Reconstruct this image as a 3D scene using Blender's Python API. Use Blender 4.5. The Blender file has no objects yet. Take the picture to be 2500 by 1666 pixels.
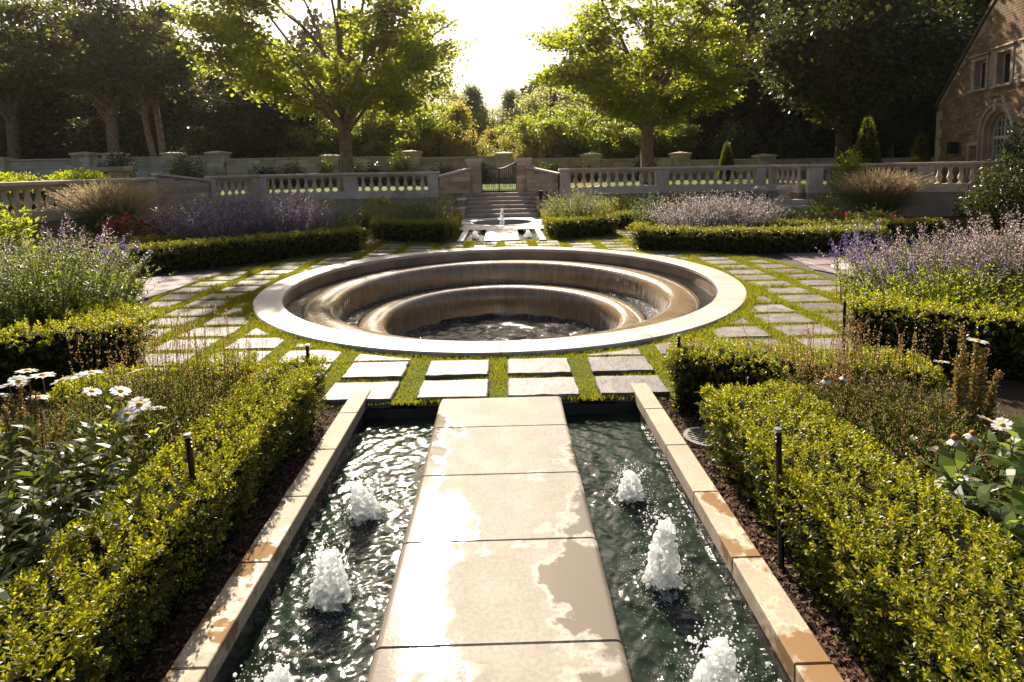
import bpy, bmesh, math, random
import numpy as np
from mathutils import Vector, Matrix, geometry

# ------------------------------------------------------------------ camera, sky, sun, exposure
SC = bpy.context.scene
COL = SC.collection
R = math.radians
cam_d = bpy.data.cameras.new('camera')
cam = bpy.data.objects.new('camera', cam_d)
COL.objects.link(cam)
cam_d.sensor_width = 36.0
cam_d.lens = 20.11
cam_d.shift_y = -0.1205
cam_d.clip_start = 0.05
cam_d.clip_end = 2000.0
PITCH, YAW, ROLL = 0.09, 0.0151, 0.0193
cam.matrix_world = (Matrix.Translation((0.048, 0.0, 1.7)) @ Matrix.Rotation(-YAW, 4, 'Z')
                    @ Matrix.Rotation(math.pi / 2 - PITCH, 4, 'X') @ Matrix.Rotation(-ROLL, 4, 'Z'))
SC.camera = cam

SUN_AZ, SUN_EL = R(-12.0), R(36.5)
world = bpy.data.worlds.new('World')
SC.world = world
world.use_nodes = True
wn, wl = world.node_tree.nodes, world.node_tree.links
bg = wn.get('Background') or wn.new('ShaderNodeBackground')
sky = wn.new('ShaderNodeTexSky')
sky.sky_type = 'NISHITA'
sky.sun_disc = False
sky.sun_elevation = SUN_EL
sky.sun_rotation = SUN_AZ
sky.air_density = 1.0
sky.dust_density = 4.0
sky.ozone_density = 0.4
wl.new(sky.outputs['Color'], bg.inputs['Color'])
bg.inputs['Strength'].default_value = 0.05

sun_d = bpy.data.lights.new('sun', 'SUN')
sun_d.energy = 5.0
sun_d.angle = R(0.55)
sun_d.color = (1.0, 0.89, 0.73)
sun = bpy.data.objects.new('sun', sun_d)
COL.objects.link(sun)
to_sun = Vector((math.sin(SUN_AZ) * math.cos(SUN_EL), math.cos(SUN_AZ) * math.cos(SUN_EL), math.sin(SUN_EL)))
sun.rotation_euler = to_sun.to_track_quat('Z', 'Y').to_euler()
sun.location = to_sun * 60

SC.view_settings.view_transform = 'Standard'
SC.view_settings.look = 'None'
SC.view_settings.gamma = 1.0
SC.view_settings.exposure = 1.25
SC.render.engine = 'CYCLES'
SC.cycles.use_denoising = True
SC.cycles.max_bounces = 6
SC.cycles.diffuse_bounces = 2
SC.cycles.glossy_bounces = 3
SC.cycles.transmission_bounces = 4
SC.cycles.transparent_max_bounces = 6
SC.cycles.sample_clamp_indirect = 6.0
SC.cycles.caustics_reflective = False
SC.cycles.caustics_refractive = False

RND = random.Random(5)

# ------------------------------------------------------------------ helpers: objects
def tag(o, label=None, cat=None, group=None, kind=None):
    if label: o['label'] = label
    if cat: o['category'] = cat
    if group: o['group'] = group
    if kind: o['kind'] = kind
    return o

def link(name, me, mat=None, parent=None, loc=None, rot=None, scale=None):
    if mat is not None and me is not None and len(me.materials) == 0:
        me.materials.append(mat)
    o = bpy.data.objects.new(name, me)
    COL.objects.link(o)
    if parent is not None: o.parent = parent
    if loc is not None: o.location = loc
    if rot is not None: o.rotation_euler = rot
    if scale is not None: o.scale = scale
    return o

def empty(name, loc=(0, 0, 0), rz=0.0, label=None, cat=None, group=None, kind=None):
    o = link(name, None, loc=loc, rot=(0, 0, rz))
    o.empty_display_size = 0.2
    return tag(o, label, cat, group, kind)

def npmesh(name, V, F, smooth=False):
    V = np.asarray(V, dtype=np.float32); F = np.asarray(F, dtype=np.int32)
    me = bpy.data.meshes.new(name)
    n, (m, k) = len(V), F.shape
    me.vertices.add(n)
    me.vertices.foreach_set('co', V.ravel())
    me.loops.add(m * k)
    me.loops.foreach_set('vertex_index', F.ravel())
    me.polygons.add(m)
    me.polygons.foreach_set('loop_start', np.arange(0, m * k, k, dtype=np.int32))
    me.polygons.foreach_set('use_smooth', np.full(m, bool(smooth)))
    me.update(calc_edges=True)
    return me

def pymesh(name, V, F, smooth=False):
    me = bpy.data.meshes.new(name)
    me.from_pydata([tuple(v) for v in V], [], [tuple(f) for f in F])
    me.update()
    if smooth:
        me.polygons.foreach_set('use_smooth', np.full(len(me.polygons), True))
    return me

def chamfer_box(name, x0, x1, y0, y1, z0, z1, c=0.0, seg=1):
    bm = bmesh.new()
    bmesh.ops.create_cube(bm, size=1.0)
    for v in bm.verts:
        v.co = ((x0 + x1) / 2 + v.co.x * (x1 - x0), (y0 + y1) / 2 + v.co.y * (y1 - y0), (z0 + z1) / 2 + v.co.z * (z1 - z0))
    if c > 0:
        bmesh.ops.bevel(bm, geom=list(bm.edges), offset=c, segments=seg, affect='EDGES', profile=0.5)
    me = bpy.data.meshes.new(name)
    bm.to_mesh(me); bm.free()
    if seg > 1:
        me.polygons.foreach_set('use_smooth', np.full(len(me.polygons), True))
        me.set_sharp_from_angle(angle=R(50))
    return me

UNIT = chamfer_box('block', -0.5, 0.5, -0.5, 0.5, -0.5, 0.5, 0.0)
UNITS = {}
def block(name, mat, parent, x0, x1, y0, y1, z0, z1):
    """a block that shares one unit mesh per material"""
    me = UNITS.get(mat.name)
    if me is None:
        me = chamfer_box('block_' + mat.name, -0.5, 0.5, -0.5, 0.5, -0.5, 0.5, 0.02)
        me.materials.append(mat); UNITS[mat.name] = me
    o = bpy.data.objects.new(name, me)
    COL.objects.link(o); o.parent = parent
    o.location = ((x0 + x1) / 2, (y0 + y1) / 2, (z0 + z1) / 2)
    o.scale = (x1 - x0, y1 - y0, z1 - z0)
    return o

def lathe(prof, n=24, a0=0.0, a1=2 * math.pi, closed_profile=False, wob=None):
    """revolve [(r, z)] about z; returns V, F (quads)"""
    full = abs(a1 - a0 - 2 * math.pi) < 1e-6
    na = n if full else n + 1
    ang = a0 + (a1 - a0) * np.arange(na) / n
    P = np.array(prof, dtype=float)
    k = len(P)
    V = np.zeros((na, k, 3))
    V[:, :, 0] = P[None, :, 0] * np.cos(ang)[:, None]
    V[:, :, 1] = P[None, :, 0] * np.sin(ang)[:, None]
    V[:, :, 2] = P[None, :, 1]
    F = []
    kk = k if closed_profile else k - 1
    for i in range(n):
        j = (i + 1) % na
        for q in range(kk):
            q2 = (q + 1) % k
            F.append((i * k + q, j * k + q, j * k + q2, i * k + q2))
    V = V.reshape(-1, 3)
    if closed_profile and not full:
        return V, F, [tuple(range(k))[::1], tuple(range((na - 1) * k + k - 1, (na - 1) * k - 1, -1))]
    return V, F

def poly_fill(name, outer, holes=(), z=0.0):
    """flat polygon with holes"""
    loops = [[Vector((p[0], p[1], 0)) for p in outer]] + [[Vector((p[0], p[1], 0)) for p in h] for h in holes]
    tris = geometry.tessellate_polygon(loops)
    V = [(p.x, p.y, z) for l in loops for p in l]
    F = []
    for a, b, c in tris:
        A, B, C = Vector(V[a]), Vector(V[b]), Vector(V[c])
        F.append((a, b, c) if (B - A).cross(C - A).z > 0 else (a, c, b))
    return pymesh(name, V, F)

def circle(cx, cy, r, n=64):
    return [(cx + r * math.cos(2 * math.pi * i / n), cy + r * math.sin(2 * math.pi * i / n)) for i in range(n)]

def ngon_prism(poly, z0, z1, cham=0.0):
    """prism from a convex polygon with a small chamfer round the top"""
    n = len(poly)
    cx = sum(p[0] for p in poly) / n; cy = sum(p[1] for p in poly) / n
    def sh(p, d):
        l = math.hypot(p[0] - cx, p[1] - cy) or 1
        s = max(0.0, (l - d) / l)
        return (cx + (p[0] - cx) * s, cy + (p[1] - cy) * s)
    V = [(p[0], p[1], z0) for p in poly] + [(p[0], p[1], z1 - cham) for p in poly] + [(*sh(p, cham * 1.2), z1) for p in poly]
    F = [(i, (i + 1) % n, n + (i + 1) % n, n + i) for i in range(n)]
    F += [(n + i, n + (i + 1) % n, 2 * n + (i + 1) % n, 2 * n + i) for i in range(n)]
    F.append(tuple(range(2 * n, 3 * n)))
    return V, F

# ------------------------------------------------------------------ helpers: vegetation
def ru(rng, n):
    v = rng.normal(size=(n, 3)); return v / np.linalg.norm(v, axis=1)[:, None]
def unit(v):
    return v / (np.linalg.norm(v, axis=1)[:, None] + 1e-9)

def leaf_quads(P, A, N, L, W, fold=0.12):
    """one folded kite-shaped leaf per row"""
    A = unit(A); S = unit(np.cross(A, N)); N2 = np.cross(S, A)
    L = np.broadcast_to(np.asarray(L, float), (len(P),))[:, None]; W = np.broadcast_to(np.asarray(W, float), (len(P),))[:, None]
    mid = P + A * L * 0.45 + N2 * L * fold
    V = np.stack([P, mid + S * W / 2, P + A * L, mid - S * W / 2], axis=1).reshape(-1, 3)
    F = np.arange(len(P) * 4).reshape(-1, 4)
    return V, F

def big_leaves(P, A, N, L, W, droop=0.15):
    """longer leaf: two quads and two end triangles written as quads, bending over"""
    A = unit(A); S = unit(np.cross(A, N)); N2 = np.cross(S, A)
    n = len(P)
    L = np.broadcast_to(np.asarray(L, float), (n,))[:, None]; W = np.broadcast_to(np.asarray(W, float), (n,))[:, None]
    rows = []
    for t, w, d in ((0.0, 0.12, 0.0), (0.3, 0.9, 0.06), (0.62, 0.8, 0.02), (1.0, 0.04, -1.0)):
        c = P + A * L * t + N2 * L * (d * droop if d < 0 else d)
        rows += [c + S * W * w / 2, c - S * W * w / 2]
    V = np.stack(rows, axis=1).reshape(-1, 3)
    b = (np.arange(n) * 8)[:, None]
    F = np.concatenate([b + np.array([[0, 2, 3, 1]]), b + np.array([[2, 4, 5, 3]]), b + np.array([[4, 6, 7, 5]])], axis=0)
    return V, F

def blades(P, T, w, bend=None):
    """thin upright triangles (as degenerate-free tris): base P, tip T"""
    d = T - P
    S = np.stack([-d[:, 1] + 1e-4, d[:, 0] + 1e-4, np.zeros(len(P))], axis=1)
    return S

def stems(P0, P1, P2, r0, r1, seg=4):
    """three-sided tapered stems along quadratic curves"""
    n = len(P0)
    V = np.zeros((n, seg + 1, 3, 3))
    d = unit(P2 - P0)
    S = unit(np.cross(d, np.array([[0.31, 0.77, 0.2]]))); T = np.cross(d, S)
    r0 = np.broadcast_to(np.asarray(r0, float), (n,)); r1 = np.broadcast_to(np.asarray(r1, float), (n,))
    for i in range(seg + 1):
        t = i / seg
        c = P0 * (1 - t) ** 2 + P1 * 2 * t * (1 - t) + P2 * t * t
        rr = (r0 * (1 - t) + r1 * t)[:, None]
        for k in range(3):
            a = 2 * math.pi * k / 3
            V[:, i, k] = c + S * rr * math.cos(a) + T * rr * math.sin(a)
    F = []
    base = np.arange(n) * (seg + 1) * 3
    for i in range(seg):
        for k in range(3):
            F.append(np.stack([base + i * 3 + k, base + i * 3 + (k + 1) % 3, base + (i + 1) * 3 + (k + 1) % 3, base + (i + 1) * 3 + k], axis=1))
    return V.reshape(-1, 3), np.concatenate(F, axis=0)

def bez(P0, P1, P2, t):
    t = t[:, None]
    return P0 * (1 - t) ** 2 + P1 * 2 * t * (1 - t) + P2 * t * t

def join(parts):
    Vs, Fs, o = [], [], 0
    for V, F in parts:
        Vs.append(V); Fs.append(np.asarray(F) + o); o += len(V)
    return np.concatenate(Vs), np.concatenate(Fs)

class Tubes:
    def __init__(s): s.V, s.F, s.n = [], [], 0
    def add(s, pts, rad, sides=6):
        pts = np.asarray(pts, float); k = len(pts)
        d = np.gradient(pts, axis=0); d = unit(d)
        ref = np.array([0.12, 0.31, 0.94]) if abs(d[0, 2]) < 0.8 else np.array([0.9, 0.3, 0.1])
        S = unit(np.cross(d, ref[None])); T = np.cross(d, S)
        a = 2 * np.pi * np.arange(sides) / sides
        V = pts[:, None] + (S[:, None] * np.cos(a)[None, :, None] + T[:, None] * np.sin(a)[None, :, None]) * np.asarray(rad)[:, None, None]
        i, j = np.meshgrid(np.arange(k - 1), np.arange(sides), indexing='ij')
        F = np.stack([i * sides + j, i * sides + (j + 1) % sides, (i + 1) * sides + (j + 1) % sides, (i + 1) * sides + j], axis=-1).reshape(-1, 4)
        s.V.append(V.reshape(-1, 3)); s.F.append(F + s.n); s.n += k * sides
    def mesh(s, name): return npmesh(name, np.concatenate(s.V), np.concatenate(s.F), True)

# ------------------------------------------------------------------ materials
def newmat(name):
    m = bpy.data.materials.new(name); m.use_nodes = True
    n = m.node_tree.nodes; l = m.node_tree.links
    n.clear()
    out = n.new('ShaderNodeOutputMaterial')
    return m, n, l, out

def ramp(n, l, src, stops):
    r = n.new('ShaderNodeValToRGB')
    while len(r.color_ramp.elements) < len(stops): r.color_ramp.elements.new(0.5)
    for e, (p, c) in zip(r.color_ramp.elements, stops):
        e.position = p; e.color = (*c, 1) if len(c) == 3 else c
    l.new(src, r.inputs['Fac'])
    return r.outputs['Color']

def noise(n, l, vec, scale, detail=4, rough=0.55):
    t = n.new('ShaderNodeTexNoise'); t.inputs['Scale'].default_value = scale
    t.inputs['Detail'].default_value = detail; t.inputs['Roughness'].default_value = rough
    if vec is not None: l.new(vec, t.inputs['Vector'])
    return t.outputs['Fac']

def mixc(n, l, fac, a, b, mode='MIX'):
    x = n.new('ShaderNodeMix'); x.data_type = 'RGBA'; x.blend_type = mode
    for s, v in ((x.inputs['Factor'], fac), (x.inputs['A'], a), (x.inputs['B'], b)):
        if hasattr(v, 'is_linked') or hasattr(v, 'links'): l.new(v, s)
        elif isinstance(v, (int, float)): s.default_value = v
        else: s.default_value = (*v, 1)
    return x.outputs['Result']

def mathn(n, l, op, a, b=None):
    x = n.new('ShaderNodeMath'); x.operation = op
    for i, v in enumerate((a, b)):
        if v is None: continue
        if isinstance(v, (int, float)): x.inputs[i].default_value = v
        else: l.new(v, x.inputs[i])
    return x.outputs[0]

def stone(name, c1, c2, scale=3.0, rough=0.75, bump=0.25, bscale=30, spec=0.4, dirt=None, piece=0.12):
    m, n, l, out = newmat(name)
    p = n.new('ShaderNodeBsdfPrincipled'); geo = n.new('ShaderNodeNewGeometry'); oi = n.new('ShaderNodeObjectInfo')
    pos = geo.outputs['Position']
    f = noise(n, l, pos, scale, 5)
    col = ramp(n, l, f, [(0.32, c1), (0.68, c2)])
    if dirt:
        d = noise(n, l, pos, scale * 0.35, 6, 0.65)
        df = ramp(n, l, d, [(0.50, (0, 0, 0)), (0.72, (1, 1, 1))])
        col = mixc(n, l, df, col, dirt)
    v = mathn(n, l, 'MULTIPLY_ADD', oi.outputs['Random'], piece * 2)
    v.node.inputs[2].default_value = 1.0 - piece
    hs = n.new('ShaderNodeHueSaturation'); l.new(v, hs.inputs['Value']); l.new(col, hs.inputs['Color'])
    l.new(hs.outputs[0], p.inputs['Base Color'])
    p.inputs['Roughness'].default_value = rough
    p.inputs['Specular IOR Level'].default_value = spec
    b = n.new('ShaderNodeBump'); b.inputs['Strength'].default_value = bump; b.inputs['Distance'].default_value = 0.01
    l.new(noise(n, l, pos, bscale, 6, 0.65), b.inputs['Height']); l.new(b.outputs[0], p.inputs['Normal'])
    l.new(p.outputs[0], out.inputs['Surface'])
    return m

def leafmat(name, c1, c2, t1, t2=None, tf=0.45, rough=0.38, spec=0.45, c3=None):
    m, n, l, out = newmat(name)
    p = n.new('ShaderNodeBsdfPrincipled'); geo = n.new('ShaderNodeNewGeometry')
    rnd = geo.outputs['Random Per Island']
    stops = [(0.0, c1), (1.0, c2)] if c3 is None else [(0.0, c1), (0.8, c2), (0.93, c3)]
    col = ramp(n, l, rnd, stops)
    l.new(col, p.inputs['Base Color'])
    p.inputs['Roughness'].default_value = rough; p.inputs['Specular IOR Level'].default_value = spec
    t = n.new('ShaderNodeBsdfTranslucent')
    l.new(ramp(n, l, rnd, [(0.0, t1), (1.0, t2 or t1)]), t.inputs['Color'])
    mx = n.new('ShaderNodeMixShader'); mx.inputs['Fac'].default_value = tf
    l.new(p.outputs[0], mx.inputs[1]); l.new(t.outputs[0], mx.inputs[2])
    l.new(mx.outputs[0], out.inputs['Surface'])
    return m

def plain(name, c, rough=0.6, metal=0.0, spec=0.5):
    m, n, l, out = newmat(name)
    p = n.new('ShaderNodeBsdfPrincipled')
    geo = n.new('ShaderNodeNewGeometry')
    col = ramp(n, l, noise(n, l, geo.outputs['Position'], 12, 4), [(0.3, tuple(x * 0.8 for x in c)), (0.7, tuple(min(1, x * 1.15) for x in c))])
    l.new(col, p.inputs['Base Color'])
    p.inputs['Roughness'].default_value = rough; p.inputs['Metallic'].default_value = metal
    p.inputs['Specular IOR Level'].default_value = spec
    l.new(p.outputs[0], out.inputs['Surface'])
    return m

def wet_slab(name, dry1, dry2, wet, xedge, ynear, xgain=1.0, thr=0.0, lean=0.0):
    """limestone with wet patches that have edges of their own"""
    m, n, l, out = newmat(name)
    p = n.new('ShaderNodeBsdfPrincipled'); geo = n.new('ShaderNodeNewGeometry')
    pos = geo.outputs['Position']
    sep = n.new('ShaderNodeSeparateXYZ'); l.new(pos, sep.inputs[0])
    ax = mathn(n, l, 'ABSOLUTE', sep.outputs['X'])
    ex = mathn(n, l, 'MULTIPLY', mathn(n, l, 'SUBTRACT', ax, xedge), xgain)
    ey = mathn(n, l, 'MULTIPLY', mathn(n, l, 'SUBTRACT', ynear, sep.outputs['Y']), 0.16)
    ey = mathn(n, l, 'MINIMUM', ey, 0.07)
    nf = mathn(n, l, 'SUBTRACT', noise(n, l, pos, 2.6, 7, 0.6), 0.5 + thr)
    wv = mathn(n, l, 'ADD', mathn(n, l, 'ADD', mathn(n, l, 'ADD', ex, ey), nf), mathn(n, l, 'MULTIPLY', sep.outputs['X'], lean))
    wf = ramp(n, l, mathn(n, l, 'ADD', wv, 0.5), [(0.482, (0, 0, 0)), (0.530, (1, 1, 1))])
    rim = ramp(n, l, mathn(n, l, 'ADD', wv, 0.5), [(0.465, (0, 0, 0)), (0.486, (0.8, 0.8, 0.8)), (0.497, (0, 0, 0))])
    base = ramp(n, l, noise(n, l, pos, 5.0, 6, 0.62), [(0.3, dry1), (0.7, dry2)])
    fine = ramp(n, l, noise(n, l, pos, 55.0, 3), [(0.35, (0.82, 0.82, 0.82)), (0.6, (1, 1, 1))])
    base = mixc(n, l, 1.0, base, fine, 'MULTIPLY')
    base = mixc(n, l, rim, base, tuple(min(0.8, x * 1.25) for x in dry2))
    col = mixc(n, l, wf, base, wet)
    l.new(col, p.inputs['Base Color'])
    rr = ramp(n, l, wf, [(0.0, (0.78, 0.78, 0.78)), (1.0, (0.10, 0.10, 0.10))])
    rn = noise(n, l, pos, 9, 4)
    rmix = mathn(n, l, 'ADD', rr, mathn(n, l, 'MULTIPLY', mathn(n, l, 'SUBTRACT', rn, 0.5), 0.12))
    l.new(rmix, p.inputs['Roughness'])
    b = n.new('ShaderNodeBump'); b.inputs['Strength'].default_value = 0.12; b.inputs['Distance'].default_value = 0.004
    l.new(noise(n, l, pos, 70, 5, 0.6), b.inputs['Height']); l.new(b.outputs[0], p.inputs['Normal'])
    l.new(p.outputs[0], out.inputs['Surface'])
    return m

def water(name, col, rough, s1, s2, strength, dist=0.02, emis=None):
    m, n, l, out = newmat(name)
    p = n.new('ShaderNodeBsdfPrincipled'); geo = n.new('ShaderNodeNewGeometry')
    pos = geo.outputs['Position']
    c = ramp(n, l, noise(n, l, pos, 3.0, 4), [(0.35, tuple(x * 0.5 for x in col)), (0.7, tuple(x * 1.5 for x in col))])
    l.new(c, p.inputs['Base Color'])
    p.inputs['Roughness'].default_value = rough; p.inputs['IOR'].default_value = 1.33
    p.inputs['Specular IOR Level'].default_value = 0.5
    b1 = n.new('ShaderNodeBump'); b1.inputs['Strength'].default_value = strength; b1.inputs['Distance'].default_value = dist
    l.new(noise(n, l, pos, s1, 3, 0.5), b1.inputs['Height'])
    b2 = n.new('ShaderNodeBump'); b2.inputs['Strength'].default_value = strength * 0.7; b2.inputs['Distance'].default_value = dist * 0.35
    l.new(noise(n, l, pos, s2, 3, 0.6), b2.inputs['Height']); l.new(b1.outputs[0], b2.inputs['Normal'])
    l.new(b2.outputs[0], p.inputs['Normal'])
    l.new(p.outputs[0], out.inputs['Surface'])
    return m

def foam(name):
    m, n, l, out = newmat(name)
    p = n.new('ShaderNodeBsdfPrincipled'); geo = n.new('ShaderNodeNewGeometry')
    c = ramp(n, l, noise(n, l, geo.outputs['Position'], 60, 4), [(0.3, (0.74, 0.77, 0.78)), (0.6, (0.90, 0.91, 0.91))])
    l.new(c, p.inputs['Base Color']); p.inputs['Roughness'].default_value = 0.25
    p.inputs['Subsurface Weight'].default_value = 1.0; p.inputs['Subsurface Radius'].default_value = (1, 1, 1); p.inputs['Subsurface Scale'].default_value = 0.06
    t = n.new('ShaderNodeBsdfTranslucent'); t.inputs['Color'].default_value = (0.92, 0.94, 0.94, 1)
    b = n.new('ShaderNodeBump'); b.inputs['Strength'].default_value = 0.7; b.inputs['Distance'].default_value = 0.01
    l.new(noise(n, l, geo.outputs['Position'], 75, 5, 0.7), b.inputs['Height']); l.new(b.outputs[0], p.inputs['Normal'])
    mx = n.new('ShaderNodeMixShader'); mx.inputs['Fac'].default_value = 0.6
    l.new(p.outputs[0], mx.inputs[1]); l.new(t.outputs[0], mx.inputs[2])
    tr = n.new('ShaderNodeBsdfTransparent'); m2 = n.new('ShaderNodeMixShader')
    l.new(ramp(n, l, noise(n, l, geo.outputs['Position'], 32, 4, .65), [(0.50, (0, 0, 0)), (0.66, (0.75, 0.75, 0.75))]), m2.inputs['Fac'])
    l.new(mx.outputs[0], m2.inputs[1]); l.new(tr.outputs[0], m2.inputs[2]); l.new(m2.outputs[0], out.inputs['Surface'])
    return m

def wet_stone(name, c1, c2):
    """brown stone under a running film of water: vertical ripples round the axis of the basin"""
    m, n, l, out = newmat(name)
    p = n.new('ShaderNodeBsdfPrincipled'); geo = n.new('ShaderNodeNewGeometry'); pos = geo.outputs['Position']
    off = n.new('ShaderNodeVectorMath'); off.operation = 'SUBTRACT'; off.inputs[1].default_value = (0, 8.56, 0)
    l.new(pos, off.inputs[0])
    sep = n.new('ShaderNodeSeparateXYZ'); l.new(off.outputs[0], sep.inputs[0])
    ang = mathn(n, l, 'ARCTAN2', sep.outputs['Y'], sep.outputs['X'])
    rad = mathn(n, l, 'SQRT', mathn(n, l, 'ADD', mathn(n, l, 'MULTIPLY', sep.outputs['X'], sep.outputs['X']), mathn(n, l, 'MULTIPLY', sep.outputs['Y'], sep.outputs['Y'])))
    comb = n.new('ShaderNodeCombineXYZ')
    l.new(mathn(n, l, 'MULTIPLY', ang, 26.0), comb.inputs[0]); l.new(mathn(n, l, 'MULTIPLY', sep.outputs['Z'], 1.6), comb.inputs[1])
    l.new(mathn(n, l, 'MULTIPLY', rad, 1.2), comb.inputs[2])
    streak = noise(n, l, comb.outputs[0], 2.2, 5, 0.65)
    blot = noise(n, l, pos, 1.7, 5)
    col = ramp(n, l, blot, [(0.3, c1), (0.7, c2)])
    sc = ramp(n, l, streak, [(0.35, (0.62, 0.62, 0.62)), (0.6, (1, 1, 1)), (0.75, (1.25, 1.25, 1.25))])
    col = mixc(n, l, 1.0, col, sc, 'MULTIPLY')
    l.new(col, p.inputs['Base Color'])
    p.inputs['Roughness'].default_value = 0.22; p.inputs['IOR'].default_value = 1.45
    p.inputs['Coat Weight'].default_value = 1.0; p.inputs['Coat Roughness'].default_value = 0.07; p.inputs['Coat IOR'].default_value = 1.4
    b = n.new('ShaderNodeBump'); b.inputs['Strength'].default_value = 0.35; b.inputs['Distance'].default_value = 0.012
    l.new(streak, b.inputs['Height'])
    b2 = n.new('ShaderNodeBump'); b2.inputs['Strength'].default_value = 0.35; b2.inputs['Distance'].default_value = 0.008
    l.new(noise(n, l, pos, 24, 3, 0.6), b2.inputs['Height']); l.new(b.outputs[0], b2.inputs['Normal'])
    l.new(b2.outputs[0], p.inputs['Normal'])
    l.new(p.outputs[0], out.inputs['Surface'])
    return m

M = {}
M['soil'] = stone('soil', (0.030, 0.018, 0.012), (0.075, 0.046, 0.030), 6, 0.95, 0.8, 40, 0.15)
M['mulch'] = leafmat('mulch', (0.045, 0.024, 0.015), (0.20, 0.12, 0.08), (0.1, 0.05, 0.03), tf=0.03, rough=0.9, spec=0.2)
M['turf'] = stone('turf', (0.045, 0.062, 0.012), (0.085, 0.105, 0.018), 9, 0.95, 0.9, 70, 0.1)
M['grass'] = leafmat('grass', (0.075, 0.090, 0.008), (0.18, 0.185, 0.016), (0.28, 0.30, 0.014), (0.46, 0.43, 0.025), tf=0.5, rough=0.45, spec=0.3)
M['lawn_far'] = stone('lawn_far', (0.06, 0.085, 0.012), (0.11, 0.13, 0.02), 4, 0.95, 0.8, 50, 0.1)
M['paver'] = stone('paver', (0.095, 0.075, 0.072), (0.22, 0.188, 0.178), 7, 0.58, 1.0, 12, 0.4, (0.13, 0.10, 0.09), 0.28)
M['flag'] = stone('flagstone', (0.15, 0.11, 0.12), (0.26, 0.20, 0.20), 3, 0.6, 0.6, 16, 0.4, None, 0.2)
M['slab'] = wet_slab('slab_stone', (0.265, 0.235, 0.195), (0.365, 0.325, 0.27), (0.185, 0.155, 0.12), 0.33, 2.85, 0.75, -0.02, -0.16)
M['coping'] = wet_slab('coping_stone', (0.33, 0.265, 0.185), (0.43, 0.36, 0.27), (0.26, 0.160, 0.082), 1.10, 2.7, 0.6, 0.06)
M['rim'] = stone('rim_stone', (0.41, 0.365, 0.31), (0.53, 0.48, 0.42), 2.2, 0.45, 0.12, 50, 0.5, (0.33, 0.275, 0.22), 0.09)
M['wet'] = wet_stone('wet_stone', (0.23, 0.150, 0.080), (0.37, 0.260, 0.150))
M['basinwall'] = stone('basin_wall', (0.20, 0.14, 0.095), (0.33, 0.24, 0.165), 2.5, 0.35, 0.2, 25, 0.5, (0.09, 0.06, 0.04))
M['tile'] = stone('dark_tile', (0.020, 0.020, 0.022), (0.065, 0.055, 0.050), 4, 0.16, 0.05, 25, 0.5, None, 0.3)
M['grout'] = stone('grout', (0.04, 0.035, 0.03), (0.09, 0.08, 0.07), 4, 0.8, 0.3, 40, 0.3)
M['water_ch'] = water('channel_water', (0.014, 0.023, 0.014), 0.04, 11.0, 50.0, 0.35, 0.02)
M['water_f'] = water('fountain_water', (0.020, 0.018, 0.016), 0.035, 12.0, 45.0, 0.8, 0.03)
M['foam'] = foam('foam')
M['stone'] = stone('carved_stone', (0.57, 0.445, 0.335), (0.73, 0.59, 0.465), 2.5, 0.8, 0.25, 35, 0.3, (0.40, 0.30, 0.22), 0.08)
M['ashlar'] = stone('ashlar', (0.40, 0.26, 0.165), (0.60, 0.44, 0.31), 1.6, 0.85, 0.35, 30, 0.25, None, 0.26)
M['wallstone'] = stone('wall_stone', (0.46, 0.37, 0.285), (0.66, 0.55, 0.44), 1.6, 0.85, 0.35, 22, 0.25, None, 0.25)
M['mortar'] = stone('mortar', (0.28, 0.22, 0.175), (0.38, 0.31, 0.25), 3, 0.95, 0.3, 40, 0.1)
M['step'] = stone('step_stone', (0.36, 0.265, 0.20), (0.50, 0.39, 0.31), 2.5, 0.7, 0.2, 30, 0.35, None, 0.08)
M['brick'] = stone('house_brick', (0.19, 0.115, 0.068), (0.34, 0.225, 0.145), 2.2, 0.9, 0.4, 30, 0.2, (0.11, 0.075, 0.055), 0.36)
M['trim'] = stone('trim_stone', (0.34, 0.25, 0.185), (0.48, 0.37, 0.28), 2.2, 0.85, 0.25, 30, 0.2, (0.22, 0.16, 0.12), 0.06)
M['roof'] = stone('roof_tile', (0.05, 0.035, 0.028), (0.11, 0.075, 0.055), 5, 0.8, 0.5, 20, 0.3)
M['iron'] = plain('wrought_iron', (0.012, 0.010, 0.009), 0.45, 0.6)
M['bronze'] = plain('dark_bronze', (0.035, 0.018, 0.012), 0.35, 0.7)
M['steel'] = plain('brushed_cap', (0.45, 0.43, 0.40), 0.3, 0.9)
M['cover'] = plain('valve_cover', (0.20, 0.19, 0.17), 0.6)
M['white'] = plain('white_stone', (0.62, 0.58, 0.52), 0.6)
M['paint'] = plain('cream_paint', (0.50, 0.46, 0.38), 0.5)
M['bark'] = stone('bark', (0.15, 0.105, 0.075), (0.30, 0.225, 0.165), 5, 0.95, 0.9, 14, 0.15)
M['bark_dark'] = stone('bark_dark', (0.045, 0.032, 0.024), (0.10, 0.075, 0.055), 5, 0.95, 0.9, 14, 0.15)
M['twig'] = stone('twig_core', (0.008, 0.009, 0.005), (0.02, 0.021, 0.009), 20, 0.95, 0.9, 60, 0.05)
M['pane'] = plain('window_glass', (0.02, 0.022, 0.025), 0.06)
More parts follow.
